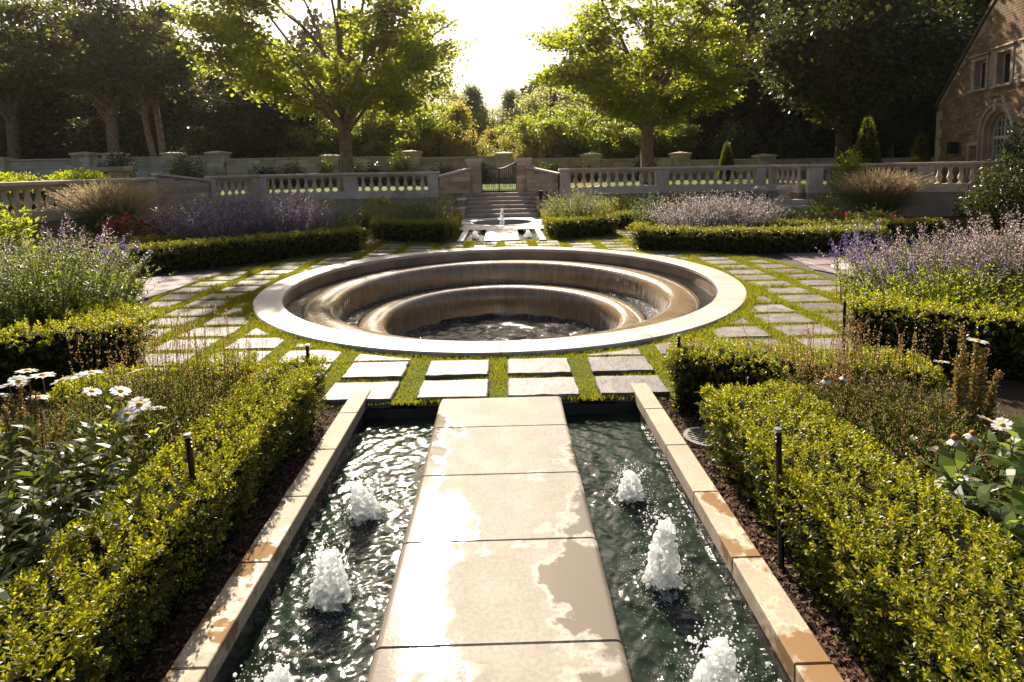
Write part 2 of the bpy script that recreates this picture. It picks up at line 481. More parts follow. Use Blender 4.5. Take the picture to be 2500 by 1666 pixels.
# leaves
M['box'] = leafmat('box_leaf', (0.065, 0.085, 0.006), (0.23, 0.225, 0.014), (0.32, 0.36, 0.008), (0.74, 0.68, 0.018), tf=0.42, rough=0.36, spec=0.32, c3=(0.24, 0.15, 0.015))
M['box_side_shade'] = leafmat('box_leaf_side_shade', (0.022, 0.036, 0.006), (0.075, 0.090, 0.010), (0.12, 0.15, 0.008), (0.26, 0.27, 0.014), tf=0.30, rough=0.36, spec=0.32)  # box leaf darkened: the shade of the hedge sides is put into its colour
M['box_far'] = leafmat('box_leaf_far', (0.055, 0.070, 0.005), (0.16, 0.160, 0.012), (0.28, 0.30, 0.010), (0.58, 0.52, 0.018), tf=0.36, rough=0.35)
M['maple'] = leafmat('maple_leaf', (0.060, 0.080, 0.010), (0.115, 0.135, 0.018), (0.34, 0.41, 0.025), (0.60, 0.60, 0.05), tf=0.56, rough=0.4)
M['oak'] = leafmat('dark_leaf', (0.014, 0.022, 0.006), (0.038, 0.050, 0.012), (0.06, 0.08, 0.010), (0.13, 0.15, 0.02), tf=0.30, rough=0.34)
M['oak2'] = leafmat('olive_leaf', (0.030, 0.044, 0.010), (0.070, 0.088, 0.018), (0.14, 0.18, 0.015), (0.24, 0.27, 0.025), tf=0.38, rough=0.34)
M['conifer'] = leafmat('conifer_needle', (0.085, 0.100, 0.060), (0.15, 0.165, 0.10), (0.34, 0.37, 0.18), tf=0.5, rough=0.5)
M['soft'] = leafmat('soft_leaf', (0.095, 0.110, 0.040), (0.18, 0.190, 0.075), (0.42, 0.45, 0.11), (0.62, 0.60, 0.18), tf=0.6)
M['shrub'] = leafmat('shrub_leaf', (0.055, 0.080, 0.015), (0.11, 0.14, 0.025), (0.34, 0.42, 0.03), (0.54, 0.56, 0.05), tf=0.55)
M['golden'] = leafmat('golden_leaf', (0.13, 0.12, 0.02), (0.22, 0.18, 0.04), (0.52, 0.44, 0.07), tf=0.55)
M['holly'] = leafmat('glossy_leaf', (0.018, 0.032, 0.012), (0.045, 0.065, 0.022), (0.07, 0.10, 0.02), tf=0.2, rough=0.2, spec=0.7)
M['lime'] = leafmat('lime_leaf', (0.10, 0.14, 0.010), (0.18, 0.20, 0.015), (0.45, 0.55, 0.015), (0.6, 0.6, 0.03), tf=0.5)
M['herb'] = leafmat('herb_leaf', (0.050, 0.082, 0.020), (0.105, 0.145, 0.035), (0.24, 0.34, 0.04), (0.36, 0.44, 0.06), tf=0.45)
M['greygreen'] = leafmat('grey_green_leaf', (0.085, 0.105, 0.060), (0.14, 0.16, 0.095), (0.18, 0.22, 0.09), tf=0.35)
M['stem'] = leafmat('green_stem', (0.080, 0.085, 0.025), (0.19, 0.18, 0.055), (0.3, 0.28, 0.06), tf=0.3)
M['straw'] = leafmat('straw', (0.36, 0.26, 0.13), (0.58, 0.45, 0.26), (0.58, 0.43, 0.22), (0.75, 0.6, 0.36), tf=0.45)
M['seed'] = leafmat('seed_head', (0.24, 0.11, 0.05), (0.44, 0.27, 0.13), (0.5, 0.27, 0.12), (0.62, 0.42, 0.22), tf=0.4)
M['lilac'] = leafmat('lilac_flower', (0.38, 0.27, 0.28), (0.60, 0.49, 0.48), (0.52, 0.37, 0.37), (0.66, 0.53, 0.52), tf=0.4)
M['violet'] = leafmat('violet_flower', (0.10, 0.065, 0.26), (0.20, 0.13, 0.42), (0.25, 0.16, 0.5), tf=0.35)
M['sage'] = leafmat('sage_flower', (0.26, 0.20, 0.30), (0.42, 0.35, 0.46), (0.40, 0.32, 0.44), tf=0.4)
M['sage_pale'] = leafmat('pale_sage_flower', (0.46, 0.38, 0.38), (0.66, 0.58, 0.57), (0.60, 0.50, 0.50), tf=0.4)
M['red'] = leafmat('red_petal', (0.36, 0.010, 0.030), (0.58, 0.030, 0.075), (0.6, 0.03, 0.06), tf=0.4)
M['pink'] = leafmat('pink_petal', (0.45, 0.06, 0.12), (0.62, 0.15, 0.22), (0.6, 0.12, 0.18), tf=0.4)
M['orange'] = leafmat('orange_petal', (0.50, 0.16, 0.02), (0.65, 0.28, 0.04), (0.65, 0.25, 0.03), tf=0.4)
M['petal'] = leafmat('white_petal', (0.70, 0.69, 0.66), (0.82, 0.81, 0.78), (0.75, 0.73, 0.68), tf=0.4, rough=0.6)
M['disc'] = plain('yellow_disc', (0.62, 0.36, 0.015), 0.8)
M['cone'] = plain('orange_cone', (0.38, 0.12, 0.015), 0.8)
M['spike'] = leafmat('seed_spike', (0.20, 0.14, 0.035), (0.36, 0.27, 0.08), (0.45, 0.36, 0.08), (0.3, 0.12, 0.05), tf=0.35)

# ------------------------------------------------------------------ the setting: ground, lawn, terrace
FC = (0.0, 8.56)                      # centre of the sunken fountain
FR_OUT, FR_IN = 3.45, 3.09
LAWN_R = 4.88
CH_Y1, CH_Y0 = 4.10, -1.60            # near channel, far and near end
TZ = 0.75                             # terrace level

holes = [circle(0, 8.56, 3.3, 72), [(-1.06, CH_Y0), (1.06, CH_Y0), (1.06, 4.14), (-1.06, 4.14)],
         [(-0.90, 13.05), (0.90, 13.05), (0.90, 15.30), (-0.90, 15.30)], circle(0, 17.35, 0.93, 40)]
g = link('ground', poly_fill('ground', [(-260, -30), (260, -30), (260, 420), (-260, 420)], holes, -0.06), M['soil'])
tag(g, 'dark brown garden soil', kind='structure')

TERR = [(-10.35, 10.2), (-10.35, 17.1), (-9.35, 18.5), (-8.55, 20.12), (-1.32, 20.12), (-1.32, 20.78), (1.28, 20.78), (1.28, 20.12),
        (9.35, 20.12), (9.62, 18.12), (16.0, 16.4), (60, 10.2), (260, 10.2), (260, 419), (-260, 419), (-260, 10.2)]
t = link('terrace', poly_fill('terrace', TERR, [], TZ), M['lawn_far'])
tag(t, 'upper lawn terrace behind the balustrade', kind='structure')

# lawn disc with the stepping stones as pieces of it
lawn_poly = []
for px_, py_ in circle(0, 8.56, LAWN_R, 192):
    lawn_poly.append((px_, max(py_, 4.13)))
lawn_poly = [p for i, p in enumerate(lawn_poly) if p[1] > 4.13 or (lawn_poly[i - 1][1] > 4.13 or lawn_poly[(i + 1) % len(lawn_poly)][1] > 4.13)]
lawn = link('lawn', poly_fill('lawn', lawn_poly, [circle(0, 8.56, 3.3, 72)], -0.045), M['turf'])
tag(lawn, 'mown grass lawn around the sunken fountain', kind='structure')
band = [(-4.2, 12.30), (-1.1, 13.1), (1.1, 13.1), (4.3, 12.1), (4.6, 16.5), (1.3, 18.8), (-1.3, 18.8), (-4.6, 16.5)]
far_lawn = link('far_lawn', poly_fill('far_lawn', band, [[(-0.92, 13.14), (0.92, 13.14), (0.92, 15.32), (-0.92, 15.32)], circle(0, 17.35, 0.94, 40)], -0.050), M['turf'])
tag(far_lawn, 'grass lawn strip before the steps', kind='structure')

def clip(poly, nx, ny, d):
    """keep the side where nx*x + ny*y >= d"""
    out = []
    for i in range(len(poly)):
        a, b = poly[i], poly[(i + 1) % len(poly)]
        da, db = nx * a[0] + ny * a[1] - d, nx * b[0] + ny * b[1] - d
        if da >= 0: out.append(a)
        if (da >= 0) != (db >= 0):
            s = da / (da - db); out.append((a[0] + (b[0] - a[0]) * s, a[1] + (b[1] - a[1]) * s))
    return out
def area(p):
    return 0.5 * sum(p[i][0] * p[(i + 1) % len(p)][1] - p[(i + 1) % len(p)][0] * p[i][1] for i in range(len(p)))

pavers = []
def add_paver(poly, parent, zt):
    if len(poly) < 3 or area(poly) < 0.012: return
    out = []
    for i in range(len(poly)):
        a, b = poly[i], poly[(i + 1) % len(poly)]
        L = math.hypot(b[0] - a[0], b[1] - a[1])
        k = max(1, int(L / 0.085))
        nx, ny = (b[1] - a[1]) / (L + 1e-6), -(b[0] - a[0]) / (L + 1e-6)
        for j in range(k):
            s = j / k; w = RND.uniform(-0.011, 0.006) if j else -0.008
            out.append((a[0] + (b[0] - a[0]) * s + nx * w, a[1] + (b[1] - a[1]) * s + ny * w))
    V, F = ngon_prism(out, zt - 0.07, zt, 0.008)
    o = link('paver', pymesh('paver', V, F), M['paver'], parent)
    o.location.z = 0
    pavers.append(poly)

PX, PY, PW, PD = 0.70, 0.45, 0.53, 0.365
for i in range(-8, 9):
    for j in range(-2, 21):
        cx = 0.33 + (i - 0) * PX - (0.70 if False else 0)
        y1 = 4.97 + j * PY; y0 = y1 - PD
        if j == -1: y0, y1 = 4.145, 4.50
        if j < -1: continue
        x0, x1 = cx - PW / 2 + RND.uniform(-.012, .012), cx + PW / 2 + RND.uniform(-.012, .012)
        poly = [(x0, y0), (x1, y0), (x1, y1), (x0, y1)]
        mx, my = cx - FC[0], (y0 + y1) / 2 - FC[1]
        r = math.hypot(mx, my)
        if r > LAWN_R + 0.2 and not (j == -1 and abs(cx) < 1.3): continue
        if r < FR_OUT - 0.3 or r < 1e-3: continue
        if y0 < 4.6 and abs(cx) > 1.35: continue
        poly = clip(poly, mx / r, my / r, mx / r * FC[0] + my / r * FC[1] + FR_OUT + 0.10)
        if j >= 0: poly = clip(poly, -mx / r, -my / r, -(mx / r * FC[0] + my / r * FC[1] + LAWN_R - 0.10))
        add_paver(poly, lawn, -0.012 if j < 1 else -0.03)
for i in range(-6, 7):
    for j in range(0, 9):
        cx = 0.33 + i * PX; y1 = 13.15 + j * PY; y0 = y1 - PD
        if abs(cx) < 1.35 or abs(cx) > 4.3: continue
        if math.hypot(cx, (y0 + y1) / 2 - 8.56) < LAWN_R + 0.15: continue
        add_paver([(cx - PW / 2, y0), (cx + PW / 2, y0), (cx + PW / 2, y1), (cx - PW / 2, y1)], far_lawn, -0.03)

# grass blades between the stones (uncountable: one object)
def grass_field(seed, n, regionf, h0, h1, w, keep_off, box):
    rng = np.random.default_rng(seed)
    P = np.stack([rng.uniform(box[0], box[1], n), rng.uniform(box[2], box[3], n)], axis=1)
    ok = regionf(P)
    P = P[ok]
    bad = np.zeros(len(P), bool)
    for poly in keep_off:
        xs = [p[0] for p in poly]; ys = [p[1] for p in poly]
        cand = (P[:, 0] > min(xs)) & (P[:, 0] < max(xs)) & (P[:, 1] > min(ys)) & (P[:, 1] < max(ys))
        idx = np.nonzero(cand)[0]
        if len(idx) == 0: continue
        ins = np.ones(len(idx), bool)
        for i in range(len(poly)):
            a, b = poly[i], poly[(i + 1) % len(poly)]
            ins &= ((b[0] - a[0]) * (P[idx, 1] - a[1]) - (b[1] - a[1]) * (P[idx, 0] - a[0])) > 0.006
        bad[idx[ins]] = True
    P = P[~bad]
    n = len(P)
    h = rng.uniform(h0, h1, n) * (0.75 + 0.35 * np.sin(P[:, 0] * 5.1 + 1.3) * np.sin(P[:, 1] * 4.3))
    h = h * np.clip(.62 + (P[:, 1] - 4.6) * .30, .62, 1.3)
    a = rng.uniform(0, 2 * np.pi, n)
    lean = rng.uniform(0.1, 0.75, n) * h
    base = np.column_stack([P, np.full(n, -0.05)])
    b = rng.uniform(0, 2 * np.pi, n)
    side = np.column_stack([np.cos(b), np.sin(b), np.zeros(n)]) * (w * rng.uniform(0.6, 1.3, n))[:, None]
    mid = base + np.column_stack([np.cos(a) * lean * .35, np.sin(a) * lean * .35, h * 0.62])
    tip = base + np.column_stack([np.cos(a) * lean, np.sin(a) * lean, h])
    V = np.stack([base - side, base + side, mid + side * .7, tip, mid - side * .7], axis=1).reshape(-1, 3)
    q = np.arange(n)[:, None] * 5
    return npmesh('grass', V, q + np.array([[0, 1, 2, 3, 4]]))

def reg_near(P):
    r = np.hypot(P[:, 0], P[:, 1] - 8.56)
    e = LAWN_R - 0.03 + 0.05 * np.sin(P[:, 0] * 7) * np.sin(P[:, 1] * 6)
    return (((r > FR_OUT - 0.01) & (r < e)) | ((np.abs(P[:, 0]) < 1.28) & (P[:, 1] > 4.10) & (P[:, 1] < 5.4) & (r > FR_OUT))) & (P[:, 1] > 4.10)
gr = link('grass', grass_field(11, 640000, reg_near, 0.038, 0.066, 0.0023, pavers, (-5.1, 5.1, 3.9, 13.6)), M['grass'])
tag(gr, 'bright green grass growing between the stepping stones', 'grass', kind='stuff')
def reg_far(P):
    x, y = P[:, 0], P[:, 1]
    r = np.hypot(x, y - 8.56)
    return (np.abs(x) > 1.12) & (np.abs(x) < 4.4) & (r > LAWN_R) & (y < 16.6) & (y > 12.2)
gr2 = link('grass', grass_field(12, 60000, reg_far, 0.05, 0.085, 0.0055, pavers, (-4.5, 4.5, 12, 16.6)), M['grass'])
tag(gr2, 'grass on the far paths before the steps', 'grass', kind='stuff')

# flagstone side paths
def flag_path(name, label, poly, seed):
    rng = random.Random(seed)
    base = link(name, poly_fill(name, poly, [], -0.052), M['grout'])
    tag(base, label, kind='structure')
    xs = [p[0] for p in poly]; ys = [p[1] for p in poly]
    y = min(ys); row = 0
    ccw = poly if area(poly) > 0 else poly[::-1]
    while y < max(ys):
        d = rng.uniform(0.36, 0.5); x = min(xs) - rng.uniform(0, 0.5)
        while x < max(xs):
            w = rng.uniform(0.5, 0.9)
            p = [(x + .006, y + .006), (x + w - .006, y + .006), (x + w - .006, y + d - .006), (x + .006, y + d - .006)]
            for i in range(len(ccw)):
                a, b = ccw[i], ccw[(i + 1) % len(ccw)]
                nx, ny = -(b[1] - a[1]), (b[0] - a[0]); L = math.hypot(nx, ny)
                p = clip(p, nx / L, ny / L, (nx * a[0] + ny * a[1]) / L)
                if len(p) < 3: break
            if len(p) >= 3 and area(p) > 0.03:
                V, F = ngon_prism(p, -0.08, -0.022 + rng.uniform(-.004, .003), 0.006)
                link('flagstone', pymesh('flagstone', V, F), M['flag'], base)
            x += w
        y += d
flag_path('path', 'purple grey flagstone path', [(4.72, 7.3), (6.4, 7.0), (11.0, 8.9), (9.4, 10.4), (6.4, 10.5), (4.4, 11.0), (4.80, 9.6), (4.90, 8.4)], 3)
flag_path('path', 'shaded flagstone path', [(-4.88, 8.2), (-4.75, 9.8), (-5.2, 10.2), (-6.6, 9.3), (-9.5, 8.7), (-9.5, 7.6), (-5.0, 7.5)], 4)
V, F = lathe([(0.0, 0.0), (0.27, 0.0), (0.29, -0.012), (0.29, -0.05)], 40)
d = link('stone_disc', pymesh('stone_disc', V, F), M['white'], loc=(5.62, 9.0, -0.008))
tag(d, 'round white stone disc set into the flagstone path', 'paving disc')

# ------------------------------------------------------------------ sunken fountain
ft = empty('sunken_fountain', (0, 8.56, 0), 0, 'sunken round stone fountain with two brown rolled cascade lips', 'fountain')
NS = 14
prof = [(FR_IN, -0.055), (FR_IN, -0.012), (FR_IN + .012, 0.0), (FR_OUT - .012, 0.0), (FR_OUT, -0.012), (FR_OUT, -0.055)]
for i in range(NS):
    a0 = -math.pi / 2 + 2 * math.pi * i / NS; a1 = a0 + 2 * math.pi / NS
    g_ = 0.0014
    V, F, caps = lathe(prof, 12, a0 + g_, a1 - g_, True)
    me = pymesh('rim_stone', V, [f[::-1] for f in F] + [c for c in caps])
    link('rim_stone', me, M['rim'], ft)
V, F = lathe([(FR_IN + .02, -0.054), (FR_IN + .012, -0.10), (FR_IN + .002, -0.36)], 96)
link('basin_wall', pymesh('basin_wall', V, F, True), M['basinwall'], ft)
def arcp(pts):
    """smooth a coarse (r, z) profile"""
    P = [np.array(p, float) for p in pts]
    for _ in range(2):
        Q = [P[0]]
        for a, b in zip(P[:-1], P[1:]): Q += [a * .75 + b * .25, a * .25 + b * .75]
        P = Q + [P[-1]]
    return [tuple(p) for p in P]
lip1 = [(FR_IN, -0.36), (2.92, -0.36)] + arcp([(2.91, -0.32), (2.90, -0.25), (2.83, -0.185), (2.70, -0.155), (2.55, -0.165), (2.46, -0.21), (2.42, -0.29), (2.405, -0.38)]) + [(2.40, -0.74)]
lip2 = [(2.40, -0.74), (2.18, -0.74)] + arcp([(2.17, -0.70), (2.16, -0.60), (2.10, -0.53), (1.97, -0.50), (1.84, -0.51), (1.755, -0.56), (1.715, -0.66), (1.71, -0.78)]) + [(1.70, -1.45), (0.02, -1.45)]
for nm, p in (('upper_cascade', lip1), ('lower_cascade', lip2)):
    V, F = lathe(p, 144)
    link(nm, pymesh(nm, V, F, True), M['wet'], ft)

def water_ring(name, r0, r1, z, amp, seed, nr=22, na=360):
    rng = np.random.default_rng(seed)
    r = np.linspace(r0, r1, nr); a = np.linspace(0, 2 * np.pi, na, endpoint=False)
    RR, AA = np.meshgrid(r, a, indexing='ij')
    X, Y = RR * np.cos(AA), RR * np.sin(AA); Z = np.full_like(X, z)
    for _ in range(14):
        k = rng.uniform(6, 30); th = rng.uniform(0, 2 * np.pi)
        Z += amp * rng.uniform(.3, 1) * 12 / (k + 6) * np.sin(k * (X * np.cos(th) + Y * np.sin(th)) + rng.uniform(0, 6)) / 4
    V = np.stack([X, Y, Z], axis=-1).reshape(-1, 3)
    i, j = np.meshgrid(np.arange(nr - 1), np.arange(na), indexing='ij')
    F = np.stack([i * na + j, (i + 1) * na + j, (i + 1) * na + (j + 1) % na, i * na + (j + 1) % na], axis=-1).reshape(-1, 4)
    return npmesh(name, V, F, True)
for nm, lab, r0, r1, z, amp in (('fountain_water', 'water in the upper ring of the fountain', 2.86, 3.088, -0.205, 0.006),
                                ('fountain_water', 'water in the middle ring of the fountain', 2.14, 2.405, -0.56, 0.010),
                                ('fountain_water', 'water at the bottom of the fountain', 0.02, 1.708, -1.0, 0.048)):
    w = link(nm, water_ring(nm, r0, r1, z, amp, int(r1 * 100), 60 if r0 < .1 else 16), M['water_f'], loc=(0, 8.56, 0))
    tag(w, lab, 'water', kind='structure')

def rivulets(seed, r, z0, z1, n, spread):
    """thin strands of water running down a round wall, thicker on the sunny sides"""
    rng = np.random.default_rng(seed)
    a = np.concatenate([rng.normal(-0.05, spread, n), rng.uniform(0, 2 * np.pi, n // 7), rng.normal(np.pi + .25, spread * .8, n // 3)])
    n = len(a)
    w = rng.uniform(0.002, 0.007, n); zt = z0 - rng.uniform(0, .05, n); zb = z1 + rng.uniform(-.02, .12, n) * (rng.random(n) > .5)
    rad = r - rng.uniform(0.004, 0.014, n)
    def ring(z, da, rr): return np.stack([rr * np.cos(a + da), rr * np.sin(a + da), z], axis=1)
    V = np.stack([ring(zt, -w / r * .4, rad), ring(zt, w / r * .4, rad), ring((zt + zb) / 2, w / r, rad - .005), ring(zb, w / r * .6, rad - .012),
                  ring(zb, -w / r * .6, rad - .012), ring((zt + zb) / 2, -w / r, rad - .005)], axis=1).reshape(-1, 3)
    return npmesh('falling_water', V, np.arange(n)[:, None] * 6 + np.arange(6)[None])
for s, r, z0, z1, n in ((1, 2.405, -0.27, -0.55, 150), (2, 1.712, -0.68, -0.99, 150)):
    o = link('falling_water', rivulets(s, r, z0, z1, n, 0.35), M['foam'], ft)
    tag(o, 'thin white strands of falling water', kind='stuff')
def froth(seed, r0, r1, z, n, s0, s1, a_mu=None, a_sd=1):
    rng = np.random.default_rng(seed)
    a = rng.uniform(0, 2 * np.pi, n) if a_mu is None else rng.normal(a_mu, a_sd, n)
    r = r1 - np.abs(rng.normal(0, (r1 - r0) * .5, n)); r = np.clip(r, r0, r1)
    P = np.stack([r * np.cos(a), r * np.sin(a), np.full(n, z)], axis=1)
    s = rng.uniform(s0, s1, n)
    return droplets(P, s, 0.45)
def droplets(P, s, flat=1.0):
    n = len(P)
    O = np.array([[1, 0, 0], [0, 1, 0], [-1, 0, 0], [0, -1, 0], [0, 0, flat], [0, 0, -flat]], float)
    V = (P[:, None] + O[None] * s[:, None, None]).reshape(-1, 3)
    T = np.array([[0, 1, 4], [1, 2, 4], [2, 3, 4], [3, 0, 4], [1, 0, 5], [2, 1, 5], [3, 2, 5], [0, 3, 5]])
    return V, (np.arange(n)[:, None, None] * 6 + T[None]).reshape(-1, 3)
V, F = join([froth(5, 1.45, 1.70, -0.985, 900, .004, .014), froth(6, 2.20, 2.40, -0.55, 500, .004, .010), froth(7, 2.2, 2.4, -0.55, 500, .004, .012, 0.0, .35)])
o = link('froth', npmesh('froth', V, F), M['foam'], ft); tag(o, 'white froth where the water lands', kind='stuff')

# ------------------------------------------------------------------ near channel
JY = [4.09, 3.62, 3.035, 2.47, 1.90, 1.33, 0.76, 0.19, -0.38, -0.95, -1.5]
br = empty('stone_walkway', (0, 0, 0), 0, 'pale limestone slab walkway with wet patches between two water channels', 'walkway')
for a, b in zip(JY[:-1], JY[1:]):
    pr_ = [(-.447, -.30)] + [(-.447 + .03 * (1 - math.cos(q)), -.03 + .03 * math.sin(q)) for q in np.linspace(0, math.pi / 2, 6)]
    pr_ = pr_ + [(-x_, z_) for x_, z_ in pr_[::-1]]
    k_ = len(pr_); ya, yb = b + .0015, a - .0015
    V = [(x_, y_, z_ - dz) for y_, dz in ((ya, .004), (ya + .004, 0), (yb - .004, 0), (yb, .004)) for x_, z_ in pr_]
    F = [(r_ * k_ + q, r_ * k_ + q + 1, (r_ + 1) * k_ + q + 1, (r_ + 1) * k_ + q) for r_ in range(3) for q in range(k_ - 1)] + [tuple(range(k_))[::-1], tuple(range(3 * k_, 4 * k_))]
    me = pymesh('slab', V, [f[::-1] for f in F], True); me.set_sharp_from_angle(angle=R(30))
    link('slab', me, M['slab'], br)
cb = empty('channel_curb', (0, 0, 0), 0, None, None)
CJ = [4.30, 3.83, 3.31, 2.81, 2.31, 1.78, 1.25, 0.72, 0.19, -0.34, -0.87, -1.4]
for s, lab in ((-1, 'tan stone coping wall along the water channel beside the left box hedge'), (1, 'tan stone coping wall along the water channel beside the mulch strip')):
    e = cb if s < 0 else empty('channel_curb')
    tag(e, lab, 'coping wall')
    for i, (a, b) in enumerate(zip(CJ[:-1], CJ[1:])):
        dy = 0 if s > 0 else 0.06
        x0, x1 = sorted((s * 1.005, s * 1.135))
        b2, a2 = b + dy if i < 90 else b, (a + dy) if i else a
        link('coping_stone', chamfer_box('coping_stone', x0, x1, b2 + .002, a2 - .002, -0.085, 0.0, 0.004), M['coping'], e)
    # tiled inner face: backing and small dark tiles
    x0, x1 = sorted((s * 1.018, s * 1.125))
    link('backing', chamfer_box('backing', x0, x1, -1.4, 4.29, -0.5, -0.088), M['grout'], e)
    rng = np.random.default_rng(3)
    bl = []
    for r_ in range(4):
        z1 = -0.092 - r_ * 0.036; z0 = z1 - 0.033
        y = 1.2 - (r_ % 2) * .02
        while y < 4.1:
            bl.append((y, min(y + 0.058, 4.09), z0, z1)); y += 0.061
    Vt, Ft = [], []
    for y0, y1, z0, z1 in bl:
        xf = s * (1.012 + rng.uniform(-.0015, .0015)); xb = s * 1.019; k = len(Vt)
        Vt += [(xf, y0, z0), (xf, y1, z0), (xf, y1, z1), (xf, y0, z1), (xb, y0 - .001, z0 - .001), (xb, y1 + .001, z0 - .001), (xb, y1 + .001, z1 + .001), (xb, y0 - .001, z1 + .001)]
        Ft += [(k, k + 1, k + 2, k + 3), (k, k + 4, k + 5, k + 1), (k + 1, k + 5, k + 6, k + 2), (k + 2, k + 6, k + 7, k + 3), (k + 3, k + 7, k + 4, k)]
    o = link('tile_band', pymesh('tile_band', Vt, Ft), M['tile'], e); tag(o, 'small dark wall tiles', kind='stuff')
ew = link('channel_floor', chamfer_box('channel_floor', -1.06, 1.06, CH_Y0, 4.16, -0.55, -0.50), M['tile']); tag(ew, 'dark channel floor', kind='structure')
hw = link('channel_head_wall', chamfer_box('channel_head_wall', -1.02, 1.02, 4.115, 4.145, -0.5, -0.085), M['tile']); tag(hw, 'dark head wall of the channel', 'wall', kind='structure')

JETS = [(-0.72, 2.90, 0.22, 0.100), (-0.73, 2.31, 0.24, 0.105), (0.72, 2.99, 0.20, 0.090), (0.71, 2.34, 0.34, 0.100), (0.75, 1.80, 0.25, 0.105), (-0.74, 1.74, 0.24, 0.095)]
def channel_water(name, x0, x1, y0, y1, z, jets, amp, step, seed):
    rng = np.random.default_rng(seed)
    nx, ny = int((x1 - x0) / step), int((y1 - y0) / step)
    X, Y = np.meshgrid(np.linspace(x0, x1, nx), np.linspace(y0, y1, ny), indexing='ij')
    Z = np.full_like(X, z)
    for _ in range(26):
        k = rng.uniform(7, 60); th = rng.uniform(0, 2 * np.pi)
        wx, wy = X + .03 * np.sin(9 * Y + th), Y + .03 * np.sin(8 * X + 2 * th)
        q = np.sin(k * (wx * np.cos(th) + wy * np.sin(th)) + rng.uniform(0, 6))
        Z += amp * rng.uniform(.3, 1) * 10 / (k + 8) * (1 - np.abs(q)) * .9
    chop = np.zeros_like(X)
    for _ in range(40):
        k = rng.uniform(45, 170); th = rng.uniform(0, 2 * np.pi)
        wx, wy = X + .02 * np.sin(17 * Y + 3 * th), Y + .02 * np.sin(19 * X + 2 * th)
        chop += rng.uniform(.4, 1) / k * np.sin(k * (wx * np.cos(th) + wy * np.sin(th)) + rng.uniform(0, 6))
    agit = np.zeros_like(X)
    for jx, jy, h, r in jets: agit = np.maximum(agit, np.exp(-np.hypot(X - jx, Y - jy) / .42))
    patch = .55 + .45 * np.sin(X * 9 + 2 * np.sin(Y * 5)) * np.sin(Y * 8 + 1.3 * np.sin(X * 11))
    Z += chop * .042 * (agit * 1.3 + .15) * (.35 + patch)
    for jx, jy, h, r in jets:
        d = np.hypot(X - jx, Y - jy)
        Z += 0.006 * np.sin(d * 52 - 1.0 + .6 * np.sin(9 * X + 7 * Y)) * np.exp(-d * 4.5) + 0.05 * np.exp(-(d / .085) ** 2)
    V = np.stack([X, Y, Z], axis=-1).reshape(-1, 3)
    i, j = np.meshgrid(np.arange(nx - 1), np.arange(ny - 1), indexing='ij')
    F = np.stack([i * ny + j, (i + 1) * ny + j, (i + 1) * ny + j + 1, i * ny + j + 1], axis=-1).reshape(-1, 4)
    return npmesh(name, V, F, True)
for s, lab in ((-1, 'sparkling rippled water in the left channel'), (1, 'rippled dark green water in the right channel')):
    x0, x1 = sorted((s * 0.43, s * 1.016))
    w = link('channel_water', channel_water('channel_water', x0, x1, 0.0, 4.115, -0.165, [j for j in JETS if j[0] * s > 0], 0.006, 0.0065, 7 + s), M['water_ch'])
    tag(w, lab, 'water', kind='structure')

_bm = bmesh.new(); bmesh.ops.create_icosphere(_bm, subdivisions=2, radius=1.0)
ICO_V = np.array([v.co[:] for v in _bm.verts]); ICO_F = np.array([[v.index for v in f.verts] for f in _bm.faces]); _bm.free()
def jet(name, x, y, z, h, r, seed, label, spray=1700):
    rng = np.random.default_rng(seed)
    e = empty(name, (x, y, z), 0, label, 'water jet', 'bubbling water jets')
    m_ = 480
    t = rng.random(m_) ** 1.1
    ring_ = r * (.55 * (1 - t) ** .7 + .27) * np.sqrt(rng.random(m_)); b = rng.uniform(0, 2 * np.pi, m_)
    lx, ly = rng.uniform(-.3, .3, 2)
    P = np.column_stack([ring_ * np.cos(b) + lx * r * t ** 2, ring_ * np.sin(b) + ly * r * t ** 2, t * h * .93])
    S_ = r * (.085 + .10 * (1 - t)) * rng.uniform(.5, 1.3, m_)
    k_ = 160
    b = rng.uniform(0, 2 * np.pi, k_); d = r * (.4 + .9 * rng.random(k_) ** 1.6)
    P = np.concatenate([P, np.column_stack([d * np.cos(b), d * np.sin(b), rng.uniform(0, .18, k_) * h * np.exp(-d / r)])]); S_ = np.concatenate([S_, r * rng.uniform(.03, .085, k_)])
    P = np.concatenate([P, np.column_stack([rng.normal(0, r * .5, (14, 2)), rng.uniform(.55, 1.05, 14) * h])]); S_ = np.concatenate([S_, r * rng.uniform(.05, .10, 14)])
    V = (P[:, None] + ICO_V[None] * S_[:, None, None]).reshape(-1, 3); F = (np.arange(len(P))[:, None, None] * len(ICO_V) + ICO_F[None]).reshape(-1, 3)
    o = link('water_column', npmesh('water_column', V, F, True), M['foam'], e)
    md = o.modifiers.new('skin', 'REMESH'); md.mode = 'VOXEL'; md.voxel_size = r * .035; md.use_smooth_shade = True
    n = spray
    d = np.abs(rng.normal(0, 1, n)) ** 1.2 * r * .95 + r * .3; b = rng.uniform(0, 2 * np.pi, n)
    zz = np.abs(rng.normal(0, .22, n)) * h * np.exp(-d / (r * 2.5)) + .002
    P = np.stack([d * np.cos(b), d * np.sin(b), zz], axis=1)
    s = rng.uniform(.0007, .0028, n) * (r / .1)
    V1, F1 = droplets(P, s, .8)
    m2 = n // 4
    P2 = np.stack([rng.normal(0, r * .55, m2), rng.normal(0, r * .55, m2), rng.uniform(.2, 1.08, m2) * h], axis=1)
    V2, F2 = droplets(P2, rng.uniform(.001, .004, m2) * (r / .08), 1)
    V, F = join([(V1, F1), (V2, F2)])
    o = link('spray', npmesh('spray', V, F), M['foam'], e); tag(o, 'white drops around the jet', kind='stuff')
